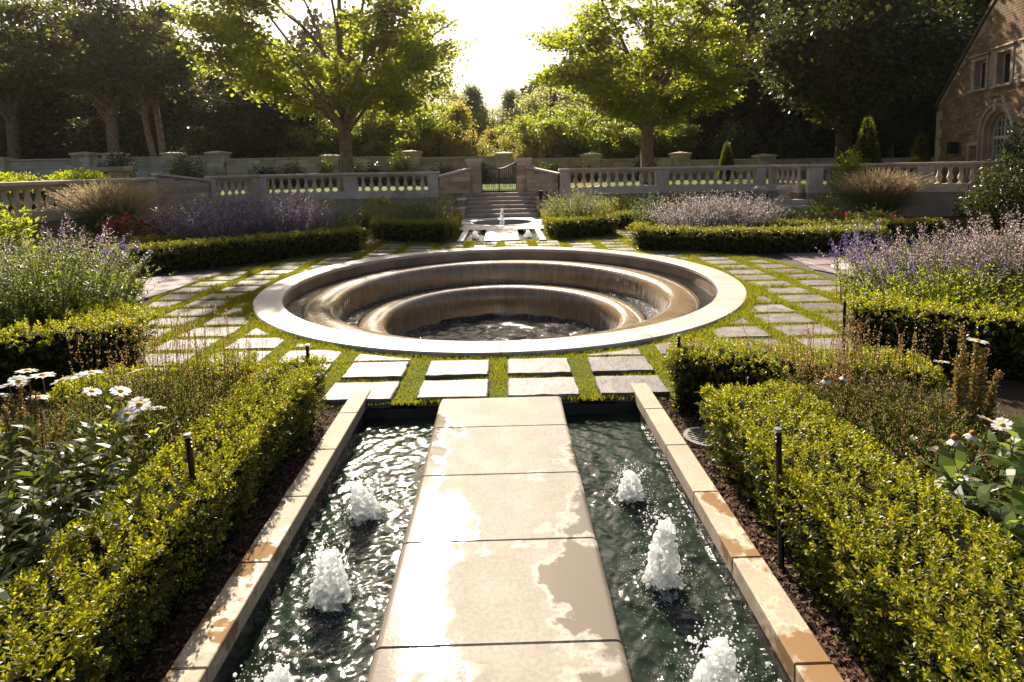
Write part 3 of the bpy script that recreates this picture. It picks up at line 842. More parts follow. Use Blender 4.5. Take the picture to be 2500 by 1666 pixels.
jl = ['white bubbling jet farthest along the left channel', 'white bubbling jet in the left channel beside the wet slabs', 'white bubbling jet farthest along the right channel',
      'tallest white water jet, midway along the right channel', 'white bubbling jet at the bottom of the right channel', 'tip of a white jet at the bottom of the left channel']
for k, (x, y, h, r) in enumerate(JETS): jet('water_jet', x, y, -0.165, h, r, 40 + k, jl[k])

# ------------------------------------------------------------------ far channel, round pool and steps
fw = empty('stone_walkway', (0, 0, 0), 0, 'pale stone walkway between the two small far pools', 'walkway')
for a, b in ((15.35, 14.6), (14.6, 13.85), (13.85, 13.1)):
    link('slab', chamfer_box('slab', -0.42, 0.42, b + .004, a - .004, -0.3, 0.0, 0.015, 2), M['rim'], fw)
for s, lab in ((-1, 'pale coping of the small far pool, left of its walkway'), (1, 'pale coping of the small far pool, right of its walkway')):
    e = empty('channel_curb', (0, 0, 0), 0, lab, 'coping wall')
    x0, x1 = sorted((s * 0.88, s * 1.03))
    for a, b in ((15.3, 14.55), (14.55, 13.8), (13.8, 13.02)):
        link('coping_stone', chamfer_box('coping_stone', x0, x1, b + .003, a - .003, -0.3, 0.005, 0.006), M['rim'], e)
    x0, x1 = sorted((s * 0.41, s * 0.89))
    w = link('pool_water', channel_water('pool_water', x0, x1, 13.05, 15.36, -0.14, [(s * .66, 14.25, .2, .1)], 0.02, 0.02, 17 + s), M['water_ch'])
    tag(w, 'water of the small far pool ' + ('left' if s < 0 else 'right') + ' of its walkway', 'water', kind='structure')
    jet('water_jet', s * 0.66, 14.25, -0.14, 0.24, 0.13, 60 + s, 'small white jet in the far pool ' + ('left' if s < 0 else 'right') + ' of its walkway', 160)
link('far_pool_floor', chamfer_box('far_pool_floor', -0.9, 0.9, 13.0, 15.38, -0.40, -0.35), M['tile'])
tag(bpy.data.objects['far_pool_floor'], 'dark pool floor', kind='structure')
pv = empty('plaza', (0, 0, 0), 0, 'pale stone plaza round the small pool', kind='structure')
sq = [(-1.28, 15.36), (1.28, 15.36), (1.28, 18.98), (-1.28, 18.98)]
link('paving_surround', poly_fill('paving_surround', sq, [circle(0, 17.35, 1.12, 48)], 0.0), M['rim'], pv)
for i in range(12):
    a0 = 2 * math.pi * i / 12
    V, F, caps = lathe([(0.90, -0.3), (0.90, 0.006), (1.12, 0.006), (1.12, -0.05)], 5, a0 + .003, a0 + 2 * math.pi / 12 - .003, True)
    link('pool_ring_stone', pymesh('pool_ring_stone', V, [f[::-1] for f in F] + list(caps)), M['rim'], pv, loc=(0, 17.35, 0))
V, F = lathe([(0.02, -0.16), (0.92, -0.16)], 48)
w = link('pool_water', pymesh('pool_water', V, F, True), M['water_f'], loc=(0, 17.35, 0)); tag(w, 'dark water of the round pool', 'water', kind='structure')
jet('water_jet', 0.0, 17.35, -0.16, 0.62, 0.10, 77, 'slim white jet rising from the small round pool before the steps', 160)

st = empty('garden_steps', (0, 19.0, 0), 0, 'brown stone steps rising to the iron gate', 'steps')
NR = 6
for i in range(NR):
    z1 = TZ * (i + 1) / NR; y0 = 0.30 * i
    link('step', chamfer_box('step', -1.24, 1.20, y0, y0 + (0.34 if i < NR - 1 else 1.9), z1 - TZ / NR + .001 * i, z1, 0.012), M['step'], st)
for s in (-1, 1):
    x0, x1 = sorted((s * 1.225 - .02, s * 1.50 - .02))
    for j, (y0, y1, zt) in enumerate(((0.0, 0.62, 0.34), (0.62, 1.30, 0.62))):
        block('cheek_wall', M['ashlar'], st, x0, x1, y0, y1, -.1, zt - .06)
        block('cheek_cap', M['stone'], st, x0 - .03, x1 + .03, y0 - .02 * (j == 0), y1 + .004, zt - .06, zt)

# ------------------------------------------------------------------ balustrades, walls, gate
bal_prof = [(0.085, 0.0), (0.085, 0.035), (0.05, 0.05), (0.045, 0.075), (0.06, 0.11), (0.083, 0.155), (0.085, 0.20), (0.072, 0.25), (0.050, 0.32), (0.044, 0.38), (0.052, 0.41),
            (0.062, 0.425), (0.05, 0.44), (0.055, 0.455), (0.085, 0.47), (0.085, 0.50)]
V, F = lathe(bal_prof, 14)
BAL = pymesh('baluster', V, F, True); BAL.materials.append(M['stone'])
BAL.set_sharp_from_angle(angle=R(40))

def balustrade(p0, p1, label, n, piers=(), zb=0.92, name='balustrade', wall_h=True):
    p0, p1 = Vector(p0), Vector(p1); d = p1 - p0; L = d.length; rz = math.atan2(d.y, d.x)
    e = empty(name, (p0.x, p0.y, 0), rz, label, 'balustrade')
    h = 0.50
    link('coping', chamfer_box('coping', -.04, L + .04, -0.17, 0.17, zb + h + .055, zb + h + .15, 0.02, 2), M['stone'], e)
    link('rail_moulding', chamfer_box('rail_moulding', 0, L, -0.115, 0.115, zb + h, zb + h + .055, 0.012), M['stone'], e)
    link('plinth', chamfer_box('plinth', -.02, L + .02, -0.15, 0.15, zb - .26, zb, 0.012), M['stone'], e)
    link('base_course', chamfer_box('base_course', -.01, L + .01, -0.12, 0.14, -0.3, zb - .26), M['mortar'], e)
    occ = []
    for x0, x1 in piers:
        link('pier', chamfer_box('pier', x0, x1, -0.145, 0.145, zb, zb + h + .057, 0.008), M['stone'], e)
        link('pier_panel', chamfer_box('pier_panel', x0 + .07, x1 - .07, -0.158, -0.14, zb + .08, zb + h - .03, 0.006), M['stone'], e)
        occ.append((x0 - .05, x1 + .05))
    # even balusters in each bay
    xs = [0.0] + sorted([q for o in occ for q in o]) + [L]
    bays = [(xs[i], xs[i + 1]) for i in range(0, len(xs), 2) if xs[i + 1] - xs[i] > 0.2]
    for a, b in bays:
        k = max(1, round((b - a) / (L / n)))
        for i in range(k):
            o = bpy.data.objects.new('baluster', BAL); COL.objects.link(o); o.parent = e
            o.location = (a + (b - a) * (i + 0.5) / k, 0, zb); o.rotation_euler = (0, 0, RND.uniform(0, 6))
    return e

balustrade((-8.40, 20.0), (-2.20, 20.0), 'stone balustrade of two bays between the gate wing and the left corner, facing the fountain', 22, [(0.0, .30), (2.95, 3.40), (5.85, 6.2)])
balustrade((-9.28, 18.35), (-8.48, 19.86), 'short slanting stone balustrade beside the sloping stone wall, left side', 7, [(0.0, .16), (1.53, 1.70)])
balustrade((-10.2, 10.6), (-10.2, 16.95), 'large stone balustrade at the left edge with leaves spilling over its coping', 22, [(5.9, 6.35)])
balustrade((2.05, 20.0), (9.25, 20.0), 'long stone balustrade right of the gate behind the sage bushes', 25, [(0.0, .36), (3.35, 3.80), (6.85, 7.2)])
balustrade((9.42, 19.8), (9.66, 18.25), 'short slanting stone balustrade beside the right side steps', 6, [(0.0, .14)])
balustrade((9.70, 18.0), (15.6, 16.5), 'shaded stone balustrade below the brick house', 21, [(0.0, .42), (3.0, 3.45)])

def ashlar(e, L, zf, z0, bh, bw, y0, y1, mat, seed, name='stone_block', mx=300):
    """courses of blocks along local x; zf(x) is the height of the wall top"""
    rng = random.Random(seed); z = z0; row = 0; cnt = 0
    while True:
        if z > max(zf(0), zf(L)): break
        x = 0.0 if row % 2 == 0 else -bw * .5
        h = bh * rng.uniform(.85, 1.15)
        while x < L:
            w = bw * rng.uniform(.6, 1.4); xa, xb = max(x, 0.0), min(x + w, L)
            top = min(z + h, zf(xa), zf(xb))
            if xb - xa > .06 and top - z > .03:
                off = rng.uniform(0, .008)
                block(name, mat, e, xa + .004, xb - .004, y0 - off, y1 + off, z + .004, top - .004); cnt += 1
            x += w
        z += h; row += 1

def sloped_slab(name, mat, parent, L, za, zb_, th, y0, y1, over=.03):
    V = [(-over, y0, za - th), (L + over, y0, zb_ - th), (L + over, y1, zb_ - th), (-over, y1, za - th), (-over, y0, za), (L + over, y0, zb_), (L + over, y1, zb_), (-over, y1, za)]
    F = [(0, 3, 2, 1), (4, 5, 6, 7), (0, 1, 5, 4), (1, 2, 6, 5), (2, 3, 7, 6), (3, 0, 4, 7)]
    return link(name, pymesh(name, V, F), mat, parent)

def wing(p0, p1, z0t, z1t, label, seed, curve=True):
    p0, p1 = Vector(p0), Vector(p1); d = p1 - p0; L = d.length
    e = empty('wing_wall', (p0.x, p0.y, 0), math.atan2(d.y, d.x), label, 'stone wall')
    zf = lambda x: z0t + (z1t - z0t) * x / L - .06
    V = [(0, -.13, -.3), (L, -.13, -.3), (L, .13, -.3), (0, .13, -.3), (0, -.13, zf(0)), (L, -.13, zf(L)), (L, .13, zf(L)), (0, .13, zf(0))]
    link('wall_core', pymesh('wall_core', V, [(0, 3, 2, 1), (4, 5, 6, 7), (0, 1, 5, 4), (1, 2, 6, 5), (2, 3, 7, 6), (3, 0, 4, 7)]), M['mortar'], e)
    ashlar(e, L, zf, 0.30, .155, .55, -.142, .142, M['ashlar'], seed)
    sloped_slab('coping', M['stone'], e, L, z0t, z1t, .065, -.185, .185)
    return e
wing((-1.18, 20.75), (-2.24, 20.15), 1.68, 1.40, 'sloping sandstone wing wall left of the iron gate', 1)
wing((1.00, 20.75), (2.05, 20.15), 1.68, 1.42, 'sloping sandstone wing wall right of the iron gate', 2)
wing((-10.15, 17.02), (-9.32, 18.25), 1.70, 1.47, 'sloping sandstone wall joining two balustrades at the left', 3)

for s, x0, x1, lab in ((-1, -1.25, -0.72, 'square sandstone gate pier left of the iron gate'), (1, 0.56, 1.08, 'square sandstone gate pier right of the iron gate')):
    e = empty('gate_pier', ((x0 + x1) / 2, 21.0, TZ), 0, lab, 'gate pier')
    hw_ = (x1 - x0) / 2
    link('shaft_core', chamfer_box('shaft_core', -hw_ + .02, hw_ - .02, -.25, .25, -.3, .95), M['mortar'], e)
    rng = random.Random(8 + s)
    for k in range(6):
        zz = k * .158
        c = rng.uniform(-.1, .1)
        block('stone_block', M['ashlar'], e, -hw_, c - .003, -.27, .27, zz + .003, zz + .155)
        block('stone_block', M['ashlar'], e, c + .003, hw_, -.27, .27, zz + .003, zz + .155)
    for z0, z1, o in ((.95, 1.03, -.02), (1.03, 1.12, .01), (1.12, 1.24, .045)):
        link('cap', chamfer_box('cap', -hw_ - o, hw_ + o, -.27 - o, .27 + o, z0 + .001, z1, .012), M['stone'], e)

# wrought-iron double gate
gt = empty('iron_gate', (-0.08, 21.0, TZ), 0, 'black wrought iron double gate with dipping top rail and scrolls', 'gate')
gx = 0.63
def rod(name, pts, r, parent=gt, mat=None, sides=6):
    tb = Tubes(); tb.add(pts, np.full(len(pts), r), sides); return link(name, tb.mesh(name), mat or M['iron'], parent)
top = lambda x: 0.86 + 0.24 * (abs(x) / gx) ** 1.6
for s in (-1, 1):
    rod('top_rail', [(s * gx * q, 0, top(gx * q)) for q in np.linspace(0.01, 1, 9)], .018)
    rod('bottom_rail', [(s * .012, 0, .09), (s * gx, 0, .09)], .016)
    rod('stile', [(s * gx, 0, .02), (s * gx, 0, top(gx))], .022); rod('stile', [(s * .016, 0, .02), (s * .016, 0, top(0))], .014)
    for k in range(1, 9):
        x = s * gx * k / 9
        rod('bar', [(x, 0, .09), (x, 0, top(x))], .008, sides=5)
    for x, z in ((s * gx * 3 / 9, .55), (s * gx * 6 / 9, .55), (s * gx * 3 / 9, .25), (s * gx * 6 / 9, .25), (s * gx * 4.5 / 9, .40), (s * gx * 4.5 / 9, .72)):
        rod('scroll', [(x + .045 * math.cos(a) * (1 if abs(math.sin(a)) < .9 else .3), 0, z + .07 * math.sin(a)) for a in np.linspace(0, 2 * math.pi, 13)], .009, sides=4)

# garden wall behind the upper lawn: piers and lengths of wall between them
WY = 33.0
piers = [(-28.3, 2.75), (-23.6, 2.95), (-21.9, 2.9), (-18.6, 2.85), (-16.1, 2.85), (-9.7, 2.55), (-5.1, 2.70), (0.15, 2.50), (5.1, 2.35), (10.3, 2.32), (15.2, 2.1), (20.5, 2.1)]
names = ['leftmost garden wall pier', 'second garden wall pier from the left', 'garden wall pier left of the round glossy shrub', 'garden wall pier behind the two glossy shrubs',
         'wide garden wall pier right of the glossy shrubs', 'garden wall pier behind the left maple trunk', 'ivy covered garden wall pier right of the left maple', 'garden wall pier seen through the iron gate',
         'garden wall pier right of the gate', 'garden wall pier behind the right maple', 'shaded garden wall pier left of the cone topiary', 'shaded garden wall pier before the dark wood']
for (x, zt), nm in zip(piers, names):
    e = empty('wall_pier', (x, WY, TZ), 0, 'stone ' + nm, 'wall pier', 'piers of the garden wall')
    h = zt - TZ
    link('shaft_core', chamfer_box('shaft_core', -.46, .46, -.36, .36, -.2, h - .16), M['mortar'], e)
    ashlar(e, .98, lambda q: h - .16, 0.3, .23, .55, -.385, .385, M['wallstone'], int(x * 10) + 400)
    for o in e.children:
        if o.name.startswith('stone_block'): o.location.x -= .49
    bm = bmesh.new()
    b0 = [bm.verts.new((sx * .56, sy * .46, h - .16)) for sx, sy in ((-1, -1), (1, -1), (1, 1), (-1, 1))]
    b1 = [bm.verts.new((sx * .56, sy * .46, h - .06)) for sx, sy in ((-1, -1), (1, -1), (1, 1), (-1, 1))]
    ap = bm.verts.new((0, 0, h + .03))
    for i in range(4):
        bm.faces.new((b0[i], b0[(i + 1) % 4], b1[(i + 1) % 4], b1[i])); bm.faces.new((b1[i], b1[(i + 1) % 4], ap))
    bm.faces.new(b0[::-1]); me = bpy.data.meshes.new('cap'); bm.to_mesh(me); bm.free()
    link('cap', me, M['stone'], e)
lens = ['leftmost', 'second from left', 'third from left', 'fourth from left', 'fifth from left', 'left of the left maple trunk', 'ivy clad, right of the left maple trunk', 'left of the iron gate', 'right of the iron gate', 'behind the right maple', 'before the dark wood', 'by the dark wood at the right']
ends = [-34.0] + [p[0] for p in piers] + [26.0]
wtop = [2.55, 2.6, 2.6, 2.62, 2.62, 2.42, 2.38, 2.28, 2.1, 2.0, 1.85, 1.8, 1.75]
for i in range(len(ends) - 1):
    a, b = ends[i] + (.49 if i else 0), ends[i + 1] - (.49 if i < len(ends) - 2 else 0)
    if b - a < .3: continue
    e = empty('garden_wall', (a, WY, TZ), 0, 'pale coursed stone garden wall length, ' + (lens[i] if i < len(lens) else 'at the far right end'), 'stone wall', 'lengths of the garden wall')
    L = b - a; h = wtop[i] - TZ
    link('wall_core', chamfer_box('wall_core', 0, L, -.14, .14, -.2, h - .07), M['mortar'], e)
    ashlar(e, L, lambda q: h - .07, 0.35, .24, .85, -.158, .158, M['wallstone'], i + 90)
    link('coping', chamfer_box('coping', -.01, L + .01, -.23, .23, h - .07, h, .012), M['stone'], e)

# small stone portal by the side path, between the glossy shrubs
e = empty('stone_niche', (-18.9, 27.5, TZ), 0, 'small stone arch with a dark opening between the glossy shrubs', 'stone arch')
for x0, x1 in ((-1.1, -.45), (.45, 1.1)): link('jamb', chamfer_box('jamb', x0, x1, -.3, .3, 0, 1.05, .02), M['ashlar'], e)
link('lintel', chamfer_box('lintel', -1.25, 1.25, -.36, .36, 1.05, 1.28, .02), M['ashlar'], e)
link('back_panel', chamfer_box('back_panel', -.45, .45, .2, .28, 0, 1.05), M['pane'], e)

# side steps and low plinths at the right
e = empty('side_steps', (8.9, 17.3, 0), R(-14), 'low pale side steps half hidden by flowers right of the sage', 'steps')
for i in range(3): link('step', chamfer_box('step', -.55 + .1 * i, .75, .3 * i, .3 * i + .45, .16 * i, .16 * i + .15, .015), M['stone'], e)
for k, (x, lab) in enumerate(((8.35, 'squat pale stone urn base, left of the side steps'), (9.0, 'squat pale stone urn base beside the right side steps'))):
    V, F = lathe([(0.0, 0), (.17, 0), (.17, .06), (.11, .10), (.15, .16), (.24, .26), (.25, .33), (.20, .36), (.21, .40), (.0, .40)], 20)
    o = link('stone_urn', pymesh('stone_urn', V, F, True), M['stone'], loc=(x, 18.2 - .1 * k, .50)); tag(o, lab, 'urn')
    o2 = link('pedestal', chamfer_box('pedestal', -.2, .2, -.2, .2, -.62, -.002, .02), M['stone'], o)

# ------------------------------------------------------------------ the brick house
hz = math.atan2(-.97, -.24)
hs = empty('brick_house', (16.85, 22.0, 0), hz, 'tan brick house gable with stone window surrounds and arched window', 'house')
HL, EAVE, SL = 12.0, 3.72, 0.86
gtop = lambda t: EAVE + SL * min(t, HL - t)
wins = [(2.42, 3.08, 3.98, 4.92), (3.70, 4.40, 3.98, 4.98), (5.10, 5.80, 3.98, 4.98)]
arch_c, arch_r, spring = 3.92, 0.72, 2.45
arch_poly = [(arch_c - arch_r, 0.8), (arch_c + arch_r, 0.8)] + [(arch_c + arch_r * math.cos(a), spring + arch_r * math.sin(a)) for a in np.linspace(0, math.pi, 17)]
door = (2.36, 2.86, 0.8, 2.08)
outer = [(0, TZ - .3), (HL, TZ - .3), (HL, EAVE), (HL / 2, gtop(HL / 2)), (0, EAVE)]
holes_f = [[(a, c), (b, c), (b, d_), (a, d_)] for a, b, c, d_ in wins] + [arch_poly] + [[(door[0], door[2]), (door[1], door[2]), (door[1], door[3]), (door[0], door[3])]]
me = poly_fill('wall', outer, holes_f, 0)
for v in me.vertices: v.co = Vector((v.co.x, 0.0, v.co.y))
link('wall', me, M['mortar'], hs)
Vr, Fr = [], []
for lp in holes_f:
    k = len(Vr); n_ = len(lp)
    for p in lp: Vr += [(p[0], 0, p[1]), (p[0], .32, p[1])]
    for i in range(n_):
        j = (i + 1) % n_; Fr.append((k + 2 * i, k + 2 * i + 1, k + 2 * j + 1, k + 2 * j))
link('reveals', pymesh('reveals', Vr, Fr), M['trim'], hs)
body = [(0, .33), (0, 7.0)]
V = [(0, .34, TZ - .3), (HL, .34, TZ - .3), (HL, 8, TZ - .3), (0, 8, TZ - .3), (0, .34, EAVE), (HL, .34, EAVE), (HL, 8, EAVE), (0, 8, EAVE), (HL / 2, .34, gtop(HL / 2) - .02), (HL / 2, 8, gtop(HL / 2) - .02)]
link('house_body', pymesh('house_body', V, [(0, 1, 5, 8, 4), (1, 2, 6, 5), (3, 7, 9, 6, 2), (0, 4, 7, 3)]), M['pane'], hs)
V, F = [], []
for s in (0, 1):
    k = len(V); xa, xb = (-.18, HL / 2) if s == 0 else (HL / 2, HL + .18)
    za, zb_ = (gtop(0) - .16, gtop(HL / 2)) if s == 0 else (gtop(HL / 2), gtop(HL) - .16)
    V += [(xa, -.06, za + .03), (xb, -.06, zb_ + .03), (xb, 8.2, zb_ + .03), (xa, 8.2, za + .03), (xa, -.06, za + .17), (xb, -.06, zb_ + .17), (xb, 8.2, zb_ + .17), (xa, 8.2, za + .17)]
    F += [tuple(q + k for q in f) for f in ((0, 1, 5, 4), (1, 2, 6, 5), (2, 3, 7, 6), (3, 0, 4, 7), (4, 5, 6, 7), (3, 2, 1, 0))]
link('roof', pymesh('roof', V, F), M['roof'], hs)
def in_open(x, z, pad=.0):
    for a, b, c, d_ in wins:
        if a - .17 - pad < x < b + .17 + pad and c - .12 - pad < z < d_ + .17 + pad: return True
    if abs(x - arch_c) < arch_r + .22 + pad and z < spring: return True
    if math.hypot(x - arch_c, z - spring) < arch_r + .22 + pad and z >= spring: return True
    if door[0] - .1 - pad < x < door[1] + .1 + pad and z < door[3] + .1 + pad: return True
    return False
bricks = []
z = TZ; row = 0
while z < gtop(HL / 2):
    h = .088 if row % 3 else .105
    x = -.02 - (.14 if row % 2 else 0)
    while x < 7.2:
        w = RND.uniform(.20, .34); xa, xb = max(x, 0), x + w
        if xb - xa > .05 and z + h < min(gtop(xa), gtop(min(xb, HL))) and not in_open((xa + xb) / 2, z + h / 2, .04) and not in_open(xa, z + h / 2) and not in_open(xb, z + h / 2):
            bricks.append((xa + .005, xb - .005, z + .005, z + h - .005))
        x += w
    z += h; row += 1
vis = sorted(bricks, key=lambda b: abs(b[0] - 3.2) + abs(b[2] - 3.3) * .8)
for b in vis[:300]:
    block('brick', M['brick'], hs, b[0], b[1], -.012 - RND.uniform(0, .007), .02, b[2], b[3])
Vb, Fb = [], []
for xa, xb, za, zb_ in vis[300:]:
    k = len(Vb); y = -.012 - RND.uniform(0, .007)
    Vb += [(xa, y, za), (xb, y, za), (xb, y, zb_), (xa, y, zb_), (xa, .01, za), (xb, .01, za), (xb, .01, zb_), (xa, .01, zb_)]
    Fb += [(k, k + 1, k + 2, k + 3), (k, k + 4, k + 5, k + 1), (k + 1, k + 5, k + 6, k + 2), (k + 2, k + 6, k + 7, k + 3), (k + 3, k + 7, k + 4, k)]
o = link('brickwork', pymesh('brickwork', Vb, Fb), M['brick'], hs); tag(o, 'outlying bricks of the gable', kind='stuff')
for a, b, c, d_ in wins:
    w = link('window', chamfer_box('window', a - .15, b + .15, -.035, .02, d_, d_ + .15, .01), M['trim'], hs)
    link('hood', chamfer_box('hood', a - .24, b + .24, -.10, .02, d_ + .15, d_ + .21, .01), M['trim'], w)
    for x0, x1 in ((a - .15, a), (b, b + .15)): link('jamb', chamfer_box('jamb', x0, x1, -.03, .02, c, d_ - .002, .008), M['trim'], w)
    link('sill', chamfer_box('sill', a - .2, b + .2, -.11, .03, c - .09, c - .002, .01), M['trim'], w)
    for x0, x1, z0, z1 in ((a, a + .05, c, d_), (b - .05, b, c, d_), (a + .05, b - .05, c, c + .05), (a + .05, b - .05, d_ - .05, d_)):
        link('sash', chamfer_box('sash', x0, x1, .16, .21, z0, z1), M['paint'], w)
    link('pane', chamfer_box('pane', a + .05, b - .05, .182, .188, c + .05, d_ - .05), M['pane'], w)
    for i in range(1, 6):
        zz = c + .05 + (d_ - c - .1) * i / 6
        link('lead', chamfer_box('lead', a + .05, b - .05, .176, .1815, zz - .006, zz + .006), M['iron'], w)
    for i in range(1, 4):
        xx = a + .05 + (b - a - .1) * i / 4
        link('lead', chamfer_box('lead', xx - .006, xx + .006, .174, .1755, c + .05, d_ - .05), M['iron'], w)
aw = link('arched_window', pymesh('arched_window', [(p[0], .25, p[1]) for p in arch_poly], [tuple(range(len(arch_poly)))]), M['pane'], hs)
def arch_strip(name, r0, r1, y0, y1, mat):
    V, F = [], []
    prof_ = [(arch_c - r1, arch_c - r0, 0.8)]
    pts = [(-1, .8)] + [(a, None) for a in np.linspace(math.pi, 0, 21)] + [(1, .8)]
    for a, zb_ in pts:
        for r in (r0, r1):
            if zb_ is not None: q = (arch_c + a * r, zb_)
            else: q = (arch_c + r * math.cos(a), spring + r * math.sin(a))
            V += [(q[0], y0, q[1]), (q[0], y1, q[1])]
    for i in range(len(pts) - 1):
        k = 4 * i
        F += [(k, k + 4, k + 6, k + 2), (k, k + 1, k + 5, k + 4), (k + 2, k + 6, k + 7, k + 3)]
    return link(name, pymesh(name, V, F), mat, aw)
arch_strip('surround', arch_r, arch_r + .15, -.04, .02, M['trim'])
arch_strip('inner_surround', arch_r - .10, arch_r, .08, .30, M['trim'])
arch_strip('hood', arch_r + .15, arch_r + .22, -.11, .02, M['trim'])
link('keystone', chamfer_box('keystone', arch_c - .09, arch_c + .09, -.15, .0, spring + arch_r - .02, spring + arch_r + .34, .02), M['trim'], aw)
ri = arch_r - .10
arch_strip('frame', ri - .055, ri, .18, .24, M['paint'])
for xx, wd in ((arch_c, .035), (arch_c - ri * .33, .012), (arch_c - ri * .66, .012), (arch_c + ri * .33, .012), (arch_c + ri * .66, .012)):
    zt = spring + math.sqrt(max(0, (ri - .03) ** 2 - (xx - arch_c) ** 2))
    link('mullion', chamfer_box('mullion', xx - wd, xx + wd, .185, .235, .8, zt), M['paint'], aw)
for zz, wd in ((2.32, .045), (2.62, .012), (2.87, .012), (2.05, .012), (1.75, .012), (1.45, .012), (1.15, .012)):
    hw_ = (ri - .03) if zz <= spring else math.sqrt(max(0.01, (ri - .03) ** 2 - (zz - spring) ** 2))
    link('transom', chamfer_box('transom', arch_c - hw_, arch_c + hw_, .19, .23, zz - wd, zz + wd), M['paint'], aw)
dr = link('door', chamfer_box('door', door[0], door[1], .20, .26, door[2], door[3]), M['trim'], hs)
for x0, x1, z0, z1 in ((door[0] - .09, door[0], .8, door[3]), (door[1], door[1] + .09, .8, door[3]), (door[0] - .14, door[1] + .14, door[3], door[3] + .13)):
    link('surround', chamfer_box('surround', x0, x1, -.05, .03, z0, z1, .01), M['trim'], dr)
for k, zz in enumerate(np.arange(TZ, EAVE - .3, .34)):
    link('quoin', chamfer_box('quoin', -.035, .38 if k % 2 else .24, -.04, .1, zz, zz + .33, .012), M['trim'], hs)
lm = empty('wall_lantern', (0, 0, 0), 0, 'small dark square lantern on the brick house wall', 'lantern')
lm.location = Vector((16.85, 22.0, 0)) + Matrix.Rotation(hz, 3, 'Z') @ Vector((1.5, -.14, 1.85)); lm.rotation_euler = (0, 0, hz)
link('lantern_body', chamfer_box('lantern_body', -.12, .12, -.1, .1, 0, .34, .01), M['pane'], lm)
link('lantern_roof', chamfer_box('lantern_roof', -.16, .16, -.14, .14, .34, .40, .03), M['iron'], lm)
for sx in (-1, 1):
    for sy in (-1, 1): link('lantern_post', chamfer_box('lantern_post', sx * .125 - .015, sx * .125 + .015, sy * .105 - .015, sy * .105 + .015, -.03, .34), M['iron'], lm)
link('bracket', chamfer_box('bracket', -.03, .03, .1, .15, .1, .3), M['iron'], lm)

